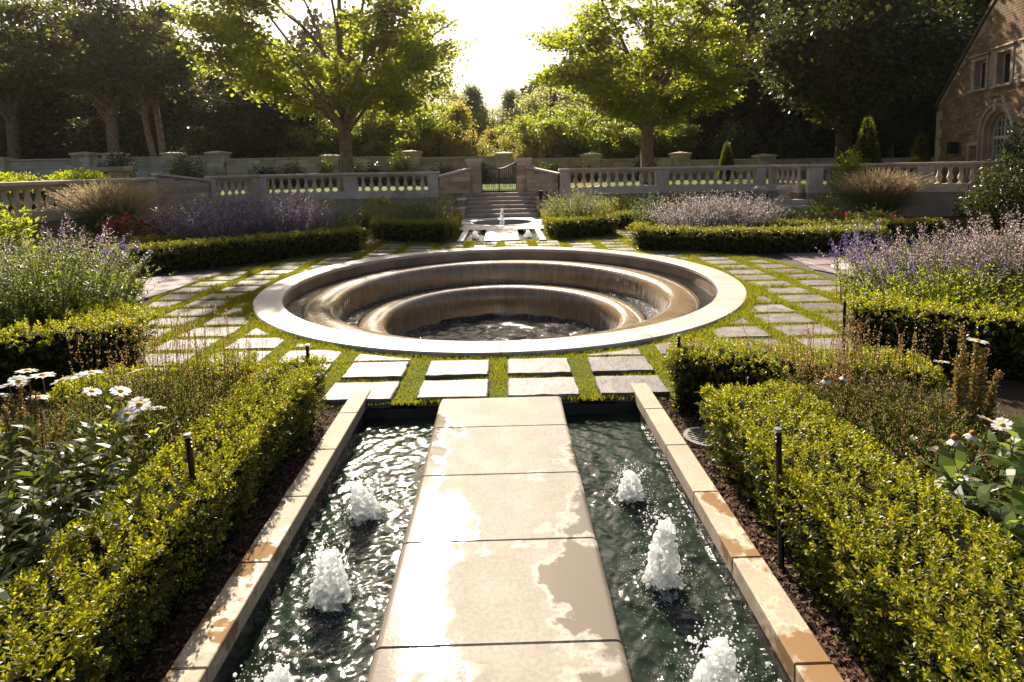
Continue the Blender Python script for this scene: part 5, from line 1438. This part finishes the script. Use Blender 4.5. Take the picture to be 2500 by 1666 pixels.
bushy((-7.1, 12.6), 502, .7, .45, 1.0, 2200, 'red flowering rose bush next to the purple sage', 'herb', .075, 'red', 1100, .075, 'rose_bush', 'rose bush')
bushy((-6.5, 13.2), 503, .55, .4, 1.15, 1800, 'taller red flowering bush before the sloping wall', 'herb', .075, 'red', 420, .055, 'rose_bush', 'rose bush')
bushy((7.3, 13.0), 504, .8, .4, .66, 2400, 'pink flowering bush left in the far right bed', 'herb', .07, 'pink', 700, .05, 'rose_bush', 'rose bush')
bushy((8.5, 13.0), 505, .8, .4, .66, 2400, 'pink and red flowering bush right in the far right bed', 'herb', .07, 'red', 600, .05, 'rose_bush', 'rose bush')
bushy((7.0, 14.4), 516, 1.0, .5, .62, 2600, 'low green border plants before the right side steps', 'herb', .08, 'orange', 60, .04, 'border_plant', 'border plant')
bushy((8.9, 15.0), 517, 1.1, .6, .75, 2800, 'dark green border plants left of the shaded ornamental grass', 'herb', .09, None, 0, .04, 'border_plant', 'border plant')
for k, (x, y, w, lab) in enumerate(((-5.6, 17.2, 1.2, 'orange flower drift at the left end of the far border'), (-3.7, 17.4, 1.0, 'orange flower drift nearest the steps, left'), (3.6, 17.0, 1.1, 'orange flower drift nearest the steps, right'), (5.6, 16.9, 1.1, 'orange flower drift behind the pale sage'))):
    bushy((x, y), 510 + k, w, .6, .85, 2600, lab, 'shrub', .08, 'orange', 800, .055, 'flower_border', 'flowers')
bushy((-8.0, 18.0), 518, 1.4, .8, .85, 3000, 'green border plants below the slanting balustrade, left', 'herb', .09, None, 0, .04, 'border_plant', 'border plant')
bushy((-1.75, 18.2), 519, .35, .5, .95, 1200, 'green border plant beside the left step wall', 'shrub', .07, 'petal', 60, .03, 'border_plant', 'border plant')
bushy((1.75, 18.4), 520, .35, .5, .72, 1200, 'green border plant beside the right step wall', 'herb', .07, None, 0, .03, 'border_plant', 'border plant')
bushy((-8.2, 9.7), 506, .40, .4, 1.05, 1300, 'yellow green leafy shrub at the left edge before the balustrade', 'lime', .10, name='leafy_shrub')
bushy((11.9, 13.2), 507, 1.05, 1.0, 1.62, 6500, 'dark round evergreen shrub at the right edge before the balustrade', 'oak', .10, name='evergreen_shrub')
bushy((10.55, 17.2), 508, .55, .4, 1.0, 1900, 'yellow green flowering vine over the right balustrade', 'lime', .13, 'pink', 40, .05, 'balustrade_vine', 'vine', .82)
for k, (y, lab) in enumerate(((12.0, 'nearer'), (14.2, 'farther'))):  # invented dark foliage, placed so the baluster gaps read dark
    bushy((-11.3, y), 560 + k, .5, 1.3, .85, 3200, lab + ' stretch of dark foliage added to darken the gaps of the left balustrade', 'holly', .10, name='gap_foliage', cat='hedge', zb=TZ - .1)
# creeper spilling over the left balustrade
for k, (y, L, lab) in enumerate(((12.2, 1.6, 'nearer'), (15.0, 1.5, 'farther'))):
    bushy((-10.85, y), 530 + k, .40, L, .42, 4200, lab + ' stretch of sunlit lime foliage behind the left balustrade coping', 'lime', .075, name='lime_hedge', cat='hedge', zb=1.36)

# ------------------------------------------------------------------ path lights, valve cover, mulch
def path_light(x, y, h, label, tilt=0.0, r=.0125):
    e = empty('path_light', (x, y, -.06), 0, label, 'path light', 'bronze path lights')
    e.rotation_euler = (0, tilt, 0)
    V, F = lathe([(r * 1.6, 0), (r * 1.6, .012), (r, .016), (r, h - .07)], 14); link('post', pymesh('post', V, F, True), M['bronze'], e)
    for k in range(3):
        z0 = h - .068 + k * .018
        V, F = lathe([(r * .7, z0), (r * 1.12, z0 + .002), (r * 1.12, z0 + .011), (r * .7, z0 + .013), (r * .7, z0 + .018)], 14); link('louvre', pymesh('louvre', V, F), M['bronze'], e)
    V, F = lathe([(r * .6, h - .016), (r * 1.2, h - .014), (r * 1.2, h), (.0003, h + .001)], 14); link('cap', pymesh('cap', V, F), M['steel'], e)
path_light(1.215, 2.30, .64, 'slim bronze path light standing in the mulch before the right box hedge', -.045)
path_light(-1.28, 2.36, .655, 'bronze path light at the inner face of the left box hedge', -.05)
path_light(-1.36, 3.98, .53, 'bronze path light at the far end of the left box hedge')
path_light(1.27, 3.93, .55, 'bronze path light at the near corner of the right hedge before the grass')
path_light(3.05, 4.92, .52, 'bronze path light at the corner of the hedge below the lilac sage')
path_light(-3.2, 4.95, .50, 'bronze path light at the hedge corner beside the left stepping stones')
path_light(-4.5, 7.0, .50, 'small bronze path light by the hedge end at the left path')
path_light(2.85, 11.4, .55, 'bronze path light at the end of the sunlit curved hedge')
path_light(1.28, 18.6, .95, 'black lantern post beside the right step wall', 0, .05)

vc = empty('valve_cover', (1.30, 3.48, -.05), .3, 'round grated valve cover in the mulch beside the right hedge', 'valve cover')
V, F = lathe([(.105, .0), (.105, .016), (.13, .016), (.135, .0)], 32); link('ring', pymesh('ring', V, F), M['cover'], vc)
V, F = lathe([(.0003, .004), (.106, .004)], 32); link('plate', pymesh('plate', V, F), M['cover'], vc)
for k in range(-4, 5):
    w = math.sqrt(max(0, .104 ** 2 - (k * .022) ** 2)); link('grate_bar', chamfer_box('grate_bar', -w, w, k * .022 - .005, k * .022 + .005, .005, .014), M['cover'], vc)

rng = np.random.default_rng(88)
def chips(n, box, seed):
    rng = np.random.default_rng(seed)
    P = np.column_stack([rng.uniform(box[0], box[1], n), rng.uniform(box[2], box[3], n), -.06 + np.abs(rng.normal(0, .010, n))])
    A = ru(rng, n); A[:, 2] *= .35; N = ru(rng, n) * .5 + np.array([[0, 0, 1.0]])
    L = rng.uniform(.010, .034, n) * (1 + (rng.random(n) > .95) * .8)
    return leaf_quads(P, A, N, L, L * rng.uniform(.25, .6, n), .08)
V, F = join([chips(15000, (1.13, 1.45, .8, 4.2), 1), chips(9000, (-1.5, -1.13, .8, 4.2), 2), chips(9000, (1.6, 3.1, 1.2, 4.2), 3), chips(9000, (-3.0, -1.6, 1.2, 4.2), 4)])
o = link('mulch', npmesh('mulch', V, F), M['mulch']); tag(o, 'brown shredded bark mulch along the hedges', 'mulch', kind='stuff')

# ------------------------------------------------------------------ trees
def tree_meshes(key, seed, H, r0, fork, zc, rx, ry, rz, nl, nsub, ntw, nleaf, lsize, sig, leaf, bark, lo=100, flat=.5, lw=.8, rmin=0.0, cl=0):
    rng = np.random.default_rng(seed); tb = Tubes()
    trunk = np.array([(0, 0, -.4), (.03, .02, fork * .35), (-.03, .03, fork * .7), (0, 0, fork)])
    tb.add(trunk, [r0 * 1.5, r0 * 1.06, r0 * .96, r0 * .95], 10)
    c0 = np.array([0, 0, zc]); rad = np.array([rx, ry, rz])
    tip = np.array([rng.uniform(-.3, .3), rng.uniform(-.3, .3), zc + rz * .75])
    lead = bez(*[np.repeat(q[None], 7, 0) for q in (trunk[-1] - np.array([0, 0, .1]), (trunk[-1] + tip) / 2 + rng.normal(0, .25, 3), tip)], np.linspace(0, 1, 7))
    tb.add(lead, np.linspace(r0 * .72, .03, 7), 8)
    cents = []
    def inside(p):
        q = (p - c0) / rad; L = np.linalg.norm(q)
        return c0 + q / L * rad * rng.uniform(.86, 1.0) if L > 1 else p
    for i in range(nl):
        az = i * 2.39996 + rng.uniform(-.25, .25); th = R(lo) * math.sqrt((i + .6) / nl)
        tgt = c0 + .88 * rad * np.array([math.sin(th) * math.cos(az), math.sin(th) * math.sin(az), math.cos(th)])
        hs0 = rng.uniform(0, .45) * (1 - th / R(lo) * .6)
        s = trunk[-1] + (tip - trunk[-1]) * hs0 if th < R(60) else np.array([0, 0, fork * rng.uniform(.82, 1.15)])
        D = np.linalg.norm(tgt - s)
        ctl = s + (tgt - s) * .35 + np.array([0, 0, D * (.22 if th > R(50) else .12)]) + rng.normal(0, .15, 3)
        tt = np.linspace(0, 1, 8); path = bez(np.repeat(s[None], 8, 0), np.repeat(ctl[None], 8, 0), np.repeat(tgt[None], 8, 0), tt)
        path[1:-1] += rng.normal(0, .05, (6, 3))
        rr = r0 * rng.uniform(.30, .46); tb.add(path, np.linspace(rr, .025, 8), 7)
        for j in range(nsub):
            t = rng.uniform(.28, .98); k = min(6, int(t * 7)); p0 = path[k] * (1 - (t * 7 - k)) + path[k + 1] * (t * 7 - k)
            v = ru(rng, 1)[0]; v[2] = v[2] * .6 + .15
            p2 = inside(p0 + v * rad * rng.uniform(.22, .42)); p1 = (p0 + p2) / 2 + np.array([0, 0, .12 * np.linalg.norm(p2 - p0)])
            sp = bez(np.repeat(p0[None], 5, 0), np.repeat(p1[None], 5, 0), np.repeat(p2[None], 5, 0), np.linspace(0, 1, 5))
            tb.add(sp, np.linspace(rr * .32, .010, 5), 5)
            cents += [sp[2], sp[3], sp[4]]
            for q in range(ntw):
                a0 = sp[rng.integers(1, 5)]; v = ru(rng, 1)[0]; v[2] *= .5
                a2 = inside(a0 + v * rad * rng.uniform(.10, .24))
                tb.add([a0, (a0 + a2) / 2 + np.array([0, 0, .05]), a2], [.016, .011, .006], 4)
                cents += [(a0 + a2) / 2, a2]
    C = np.array(cents)
    q_ = np.linalg.norm((C - c0) / rad, axis=1)
    C = C[q_ > rmin]
    if cl: C = C[rng.permutation(len(C))[:cl]]
    i = rng.integers(0, len(C), nleaf)
    P = C[i] + rng.normal(0, 1, (nleaf, 3)) * np.array([sig, sig, sig * flat])
    A = ru(rng, nleaf); A[:, 2] = A[:, 2] * .45 - .18
    N = ru(rng, nleaf) * .75 + np.array([[0, 0, .75]])
    L = lsize * rng.uniform(.6, 1.25, nleaf)
    V, F = leaf_quads(P, A, N, L, L * lw, .12)
    t_, c_ = tb.mesh(key + '_trunk'), npmesh(key + '_crown', V, F)
    t_.materials.append(M[bark]); c_.materials.append(M[leaf])
    return t_, c_

def plant_tree(name, ms, loc, label, cat='tree', group=None, rz=0.0, s=1.0, lean=(0, 0), sz=None):
    e = empty(name, loc, rz, label, cat, group)
    e.rotation_euler = (lean[0], lean[1], rz); e.scale = (s, s, sz or s)
    for nm, me in (('trunk', ms[0]), ('crown', ms[1])):
        o = bpy.data.objects.new(nm, me); COL.objects.link(o); o.parent = e
    return e

T_MAP1 = tree_meshes('maple_one', 21, 12, .28, 2.6, 7.2, 6.3, 5.4, 5.3, 20, 7, 3, 40000, .20, .36, 'maple', 'bark', 124, .40, rmin=.52, cl=760)
T_MAP2 = tree_meshes('maple_two', 22, 12, .28, 2.6, 5.9, 5.6, 4.6, 3.9, 20, 7, 3, 34000, .20, .36, 'maple', 'bark', 124, .40, rmin=.55, cl=640)
T_OAK1 = tree_meshes('oak_one', 23, 15, .42, 3.0, 7.6, 5.6, 5.4, 5.6, 14, 7, 3, 30000, .30, .62, 'oak', 'bark_dark', 118, .6)
T_OAK2 = tree_meshes('oak_two', 24, 15, .40, 2.6, 7.4, 5.2, 5.2, 5.9, 14, 7, 3, 30000, .30, .62, 'oak', 'bark_dark', 120, .6)
T_OLV = tree_meshes('olive_tree', 25, 12, .30, 2.2, 7.0, 4.6, 4.6, 5.4, 13, 7, 3, 24000, .25, .50, 'oak2', 'bark', 118, .55)
T_SOFT = tree_meshes('soft_tree', 35, 12, .24, 1.6, 6.4, 4.4, 4.4, 5.2, 13, 7, 3, 17000, .24, .44, 'soft', 'bark', 122, .55, rmin=.3, cl=420)
T_LOW = tree_meshes('low_tree', 26, 6, .14, .9, 3.0, 2.4, 2.3, 2.3, 11, 6, 2, 11000, .18, .30, 'shrub', 'bark_dark', 125, .6)
T_GOLD = tree_meshes('gold_tree', 27, 6, .12, .8, 3.0, 2.0, 2.0, 2.6, 11, 6, 2, 9000, .14, .26, 'golden', 'bark_dark', 125, .6)

plant_tree('maple_tree', T_MAP1, (-6.95, 26.0, TZ), 'bright green maple tree with spreading limbs, left of the iron gate')
plant_tree('maple_tree', T_MAP2, (6.65, 26.0, TZ), 'bright green maple tree with a dense crown, right of the iron gate', rz=1.0)

def conifer_meshes(key, seed, H, r, n, leaf):
    rng = np.random.default_rng(seed); tb = Tubes()
    tb.add([(0, 0, -.3), (0, 0, H * .5), (0, 0, H * .97)], [H * .018, H * .011, .02], 7)
    C = []
    nb = 120
    for k in range(nb):
        z = H * (.06 + .92 * (k / nb)); rr = r * (1 - (z / H)) ** .62 * rng.uniform(.7, 1.1); a = k * 2.4
        p = np.array([rr * math.cos(a), rr * math.sin(a), z - rr * .12])
        tb.add([(0, 0, z), tuple(p)], [.03, .008], 4)
        for q in (.45, .75, 1.0): C.append(np.array([0, 0, z]) * (1 - q) + p * q)
    C = np.array(C); i = rng.integers(0, len(C), n); P = C[i] + rng.normal(0, 1, (n, 3)) * np.array([.34, .34, .26])
    A = ru(rng, n); A[:, 2] *= .5
    L = .22 * rng.uniform(.6, 1.2, n); V, F = leaf_quads(P, A, ru(rng, n), L, L * .5, .05)
    t_, c_ = tb.mesh(key + '_trunk'), npmesh(key + '_crown', V, F)
    t_.materials.append(M['bark_dark']); c_.materials.append(M[leaf]); return t_, c_
T_CON = conifer_meshes('conifer', 31, 9.0, 2.9, 22000, 'conifer')
T_CON2 = conifer_meshes('golden_conifer', 32, 5.5, 1.7, 9000, 'golden')

# trees beyond the garden wall, left wood
T_UND = tree_meshes('understorey', 28, 6, .12, .4, 2.4, 2.6, 2.4, 2.4, 12, 6, 2, 9000, .24, .34, 'oak', 'bark_dark', 130, .7)
T_AIRY = tree_meshes('airy_tree', 29, 13, .33, 4.4, 8.4, 5.2, 5.0, 4.8, 15, 7, 3, 17000, .26, .40, 'oak2', 'bark', 112, .55, rmin=.45, cl=300)
T_SLIM = tree_meshes('slim_tree', 30, 11, .17, 4.6, 7.6, 3.2, 3.2, 4.0, 10, 6, 3, 9000, .24, .36, 'oak2', 'bark', 115, .55, rmin=.3, cl=180)
L_WOOD = [
    ('oak_tree', T_AIRY, (-24.6, 37.0, .6), 0.4, 1.02, 1.05, (0, 0), 'dark broad tree with a pale forked trunk beyond the wall, left'),
    ('slim_tree', T_SLIM, (-21.6, 36.6, .6), 1.3, 1.1, 1.15, (0, -.16), 'leaning slim tree with a pale trunk beside the forked trunk'),
    ('slim_tree', T_SLIM, (-21.3, 37.0, .6), 3.0, 1.1, 1.2, (0, .10), 'second leaning slim tree crossing the first, left wood'),
    ('oak_tree', T_AIRY, (-31.2, 37.5, .6), 2.1, 1.05, 1.1, (0, 0), 'dark tree at the left edge of the picture'),
    ('oak_tree', T_OAK1, (-33.0, 44, .6), 3.1, 1.0, .92, (0, 0), 'dark tree behind the leftmost tree'),
    ('oak_tree', T_OAK2, (-26.5, 47, .6), 4.2, 1.0, .90, (0, 0), 'dark tree behind the pale forked trunk'),
    ('oak_tree', T_OAK1, (-19.5, 47, .6), 5.2, 1.0, .84, (0, 0), 'dark tree behind the leaning slim trees'),
    ('oak_tree', T_OAK2, (-15.2, 41, .6), .9, .86, .80, (0, 0), 'shaded tree between the leaning trees and the left maple'),
    ('oak_tree', T_OAK1, (-13.5, 52, .6), 1.9, .95, .85, (0, 0), 'far dark tree left of the left maple'),
    ('oak_tree', T_OAK2, (-38.5, 50, .6), 2.8, 1.2, 1.1, (0, 0), 'far dark tree at the left edge'),
    ('oak_tree', T_OAK1, (-24.0, 58, .6), 2.4, 1.2, 1.0, (0, 0), 'farthest dark tree in the left wood'),
]
R_WOOD = [
    ('olive_tree', T_OLV, (24.8, 36.5, .6), .7, 1.15, 1.25, (0, 0), 'tree with sunlit pale leaves high up before the dark right wood'),
    ('oak_tree', T_OAK1, (17.8, 39.0, .6), 1.1, 1.0, 1.1, (0, 0), 'dark tree right behind the right maple'),
    ('oak_tree', T_OAK2, (22.0, 42.0, .6), 2.2, 1.1, 1.2, (0, 0), 'dark tree behind the pale leaved tree, right wood'),
    ('oak_tree', T_OAK1, (28.5, 40.0, .6), 3.3, 1.1, 1.25, (0, 0), 'dark tree left of the brick house gable'),
    ('oak_tree', T_OAK2, (32.5, 36.0, .6), 4.4, 1.1, 1.3, (0, 0), 'dark tree directly behind the brick house'),
    ('oak_tree', T_OAK1, (26.0, 49.0, .6), 5.5, 1.3, 1.4, (0, 0), 'far dark tree in the middle of the right wood'),
    ('oak_tree', T_OAK2, (18.0, 50.0, .6), .2, 1.15, 1.2, (0, 0), 'far dark tree at the left end of the right wood'),
    ('oak_tree', T_OAK1, (35.5, 46.0, .6), 1.7, 1.3, 1.4, (0, 0), 'far dark tree behind the house roof'),
    ('oak_tree', T_OAK2, (13.6, 44.0, .6), 2.9, .80, .80, (0, 0), 'shaded tree low behind the right maple'),
    ('oak_tree', T_OAK1, (29.5, 58.0, .6), 3.9, 1.5, 1.5, (0, 0), 'farthest dark tree in the right wood'),
    ('oak_tree', T_OAK1, (16.3, 27.2, .7), 4.1, .84, .90, (0, 0), 'dark tree on the upper lawn before the right wood'),
    ('oak_tree', T_OAK2, (21.5, 33.8, .6), 5.1, .52, .52, (0, 0), 'low dark tree at the foot of the right wood'),
    ('oak_tree', T_OAK1, (25.5, 31.5, .6), 0.1, .55, .55, (0, 0), 'low dark tree between the cone topiaries and the wood'),
]
for nm, ms, loc, rz, s, sz, lean, lab in L_WOOD: plant_tree(nm, ms, loc, lab, 'tree', 'trees of the left wood', rz, s, lean, sz)
for nm, ms, loc, rz, s, sz, lean, lab in R_WOOD: plant_tree(nm, ms, loc, lab, 'tree', 'trees of the right wood', rz, s, lean, sz)

MID = [
    ('conifer_tree', T_CON, (-2.3, 47.0, .6), 0, .84, 'grey green pointed conifer left of the sky gap'),
    ('conifer_tree', T_CON, (0.9, 48.5, .6), 1, .82, 'grey green pointed conifer right of the sky gap'),
    ('olive_tree', T_SOFT, (-4.6, 46.0, .6), 2.4, .74, 'soft grey green tree behind the left maple limb'),
    ('olive_tree', T_SOFT, (3.9, 45.0, .6), 3.3, .74, 'soft grey green tree beside the right maple crown'),
    ('olive_tree', T_SOFT, (-0.6, 46.0, .6), 1.2, .58, 'soft grey green tree between the two conifers'),
    ('olive_tree', T_SOFT, (-8.5, 43.0, .6), 4, .80, 'soft green tree behind the left maple trunk'),
    ('olive_tree', T_SOFT, (7.6, 43.0, .6), 5, .80, 'soft green tree behind the right maple trunk'),
    ('olive_tree', T_OLV, (11.2, 43.0, .6), 2, .80, 'shaded tree right of the right maple trunk'),
    ('golden_conifer', T_CON2, (-2.9, 39.0, .6), 0, .95, 'golden brown feathery conifer behind the gate'),
    ('golden_conifer', T_CON2, (-0.6, 38.0, .6), 2, .62, 'small golden conifer behind the wall, left of the gate'),
    ('low_tree', T_LOW, (-5.3, 37.0, .6), 0, 1.12, 'lime green rounded small tree behind the ivy pier'),
    ('low_tree', T_LOW, (-9.0, 37.6, .6), 1, 1.1, 'pale green small tree left behind the left maple'),
    ('low_tree', T_LOW, (1.7, 38.0, .6), 2, .95, 'rounded small tree right behind the gate pier'),
    ('low_tree', T_LOW, (4.2, 36.4, .6), 3, 1.0, 'sunlit lime small tree left of the right maple trunk'),
    ('low_tree', T_LOW, (7.6, 36.0, .6), 4, .82, 'round bushy tree behind the right maple trunk'),
    ('low_tree', T_LOW, (10.4, 36.6, .6), 5, .90, 'round bushy tree right of the right maple trunk'),
    ('low_tree', T_LOW, (-11.8, 37.5, .6), 5.5, .90, 'small shaded tree left of the left maple trunk'),
    ('golden_tree', T_GOLD, (-4.0, 35.4, .6), 1, .70, 'golden green bush over the wall behind the gate, left'),
    ('golden_tree', T_GOLD, (-1.7, 35.2, .6), 2.2, .66, 'golden green bush over the wall nearest the gate'),
    ('golden_tree', T_GOLD, (0.6, 35.0, .6), 3.4, .60, 'golden green bush over the wall behind the gate pier'),
    ('golden_tree', T_GOLD, (2.7, 35.2, .6), 4.1, .62, 'olive bush over the wall right of the gate'),
    ('oak_tree', T_OAK2, (-10.5, 60.0, .6), 4.1, .75, 'far tree low behind the left maple'),
    ('oak_tree', T_OAK1, (9.5, 62.0, .6), 4.7, .75, 'far tree low behind the right maple'),
]
for nm, ms, loc, rz, s, lab in MID: plant_tree(nm, ms, loc, lab, 'tree', 'trees beyond the wall', rz, s)

for k in range(20):
    x = -33 + k * 2.3 if k < 10 else 12.5 + (k - 10) * 2.3
    side = 'left' if k < 10 else 'right'; i_ = k % 10
    plant_tree('understorey_bush', T_UND, (x, 39.5 + 2.2 * (k % 3), .5), 'dark understorey bush, number %s from the left in the shade of the %s wood' % (('one', 'two', 'three', 'four', 'five', 'six', 'seven', 'eight', 'nine', 'ten')[i_], side), 'bush', 'understorey bushes', k * 1.7, 1.0 + .15 * (k % 2))

# wood edge far behind: one mass
def wood_mass(seed, n):
    rng = np.random.default_rng(seed)
    x = rng.uniform(-85, 85, n); gap = np.exp(-((x + 2) / 7.5) ** 2)
    top = (12 + 5 * np.sin(x * .21) + 3 * np.sin(x * .53 + 1)) * (1 - .62 * gap) + 1
    z = top * rng.random(n) ** .8
    P = np.column_stack([x, 74 + 7 * rng.random(n) - 5 * np.abs(np.sin(x * .3)), z])
    L = rng.uniform(.5, 1.0, n)
    return leaf_quads(P, ru(rng, n), ru(rng, n), L, L * .8, .1)
V, F = wood_mass(5, 80000)
o = link('treeline', npmesh('treeline', V, F), M['oak']); tag(o, 'far wood closing the view behind the garden', 'wood', kind='stuff')

# clipped cones, glossy shrubs and climbers on the terrace
def cone_topiary(loc, h, r, label, seed, n=5200):
    rng = np.random.default_rng(seed)
    e = empty('cone_topiary', loc, 0, label, 'topiary')
    t = 1 - np.sqrt(rng.random(n)) * .97; a = rng.uniform(0, 2 * np.pi, n)
    rr = r * (1 - t) ** .62 * (1 - .25 * np.exp(-t * 14)) * rng.uniform(.86, 1.04, n)
    P = np.column_stack([rr * np.cos(a), rr * np.sin(a), t * h + .05])
    A = np.column_stack([np.cos(a), np.sin(a), .8 + rng.normal(0, .3, n)]) + rng.normal(0, .3, (n, 3))
    L = rng.uniform(.05, .1, n); V, F = leaf_quads(P, A, ru(rng, n) + np.array([[0, 0, 1.0]]), L, L * .5, .1)
    link('foliage', npmesh('foliage', V, F), M['oak2'], e)
    V, F = lathe([(0.02, 0), (r * .78, .08), (r * .80, h * .15), (r * .55, h * .5), (r * .25, h * .85), (.0005, h * .96)], 14); link('branch_core', pymesh('branch_core', V, F), M['twig'], e)
cone_topiary((12.35, 19.2, TZ), 2.35, .50, 'tall clipped cone topiary above the shaded ornamental grass', 601)
cone_topiary((14.75, 20.0, TZ), 1.80, .38, 'clipped cone topiary beside the corner of the brick house', 602)
cone_topiary((11.05, 28.0, TZ), 1.90, .42, 'small clipped cone topiary on the lawn right of the right maple', 603)
cone_topiary((15.4, 24.5, TZ), 1.75, .38, 'shaded clipped cone topiary before the dark wood', 604)
bushy((14.9, 16.0), 605, .55, .6, 2.0, 3000, 'dark climbing evergreen against the brick house at the right edge', 'holly', .11, name='evergreen_shrub', zb=TZ)
bushy((-20.2, 30.5), 610, .98, .8, 2.25, 4200, 'round glossy evergreen shrub before the wall, the left of two', 'holly', .13, name='glossy_shrub', zb=TZ - .1)
bushy((-16.6, 30.5), 611, .98, .8, 2.05, 4200, 'round glossy evergreen shrub before the wall, the right of two', 'holly', .13, name='glossy_shrub', zb=TZ - .1)
for k, (x, w, h, lab) in enumerate(((-13.2, .9, 1.25, 'dark shrub against the garden wall left of the small dark fir'), (-11.6, .9, 1.35, 'dark shrub against the garden wall beside the small dark fir'), (-9.75, .55, 1.65, 'small dark fir shaped shrub before the garden wall'),
                                   (-7.6, 1.2, 1.35, 'ivy on the garden wall behind the left maple trunk'), (-5.6, 1.0, 1.75, 'ivy climbing the garden wall pier right of the left maple'), (-3.2, .9, 1.15, 'pale shrub before the wall left of the gate'),
                                   (-1.4, .8, 1.25, 'dark shrub behind the gate'), (2.6, 1.3, 1.15, 'dark hedge like shrub behind the right gate pier'), (4.6, .9, 1.05, 'dark shrub left of the right maple trunk'), (7.9, .9, 1.35, 'round green shrub beside the right maple trunk'))):
    bushy((x, 32.0), 620 + k, w, .5, h, 2400, lab, ('holly', 'oak2', 'shrub')[k % 3] if k != 5 else 'greygreen', .12, name='wall_shrub', zb=TZ - .05)
for k, (x, w, lab) in enumerate(((14.2, 1.6, 'dark laurel bush before the right wood, nearest the maple'), (17.5, 1.8, 'dark laurel bush in the middle before the right wood'), (20.8, 1.6, 'dark laurel bush nearest the brick house'))):
    bushy((x, 34.8), 640 + k, w, 1.2, 3.3, 4200, lab, 'holly', .17, name='laurel_bush', zb=TZ - .1)
bushy((12.0, 19.0), 650, .45, .35, .55, 700, 'flower pot planting left of the tall cone topiary', 'herb', .08, 'orange', 120, .05, 'potted_flowers', 'flowers', 1.25)
bushy((14.2, 19.6), 651, .5, .35, .55, 700, 'flower planting beside the house cone topiary', 'herb', .08, 'orange', 120, .05, 'potted_flowers', 'flowers', 1.2)

# ------------------------------------------------------------------ haze volume added to imitate the veil of lens flare
hm, hn, hl, hout = newmat('flare_veil')
pv_ = hn.new('ShaderNodeVolumePrincipled')
pv_.inputs['Color'].default_value = (1.0, 0.90, 0.78, 1)
pv_.inputs['Density'].default_value = 0.00026
pv_.inputs['Anisotropy'].default_value = 0.78
hl.new(pv_.outputs[0], hout.inputs['Volume'])
hz_o = link('haze', chamfer_box('haze', -262, 262, -32, 422, -2.6, 24.0), hm)
tag(hz_o, 'thin haze added as a lens flare veil', 'haze', kind='stuff')
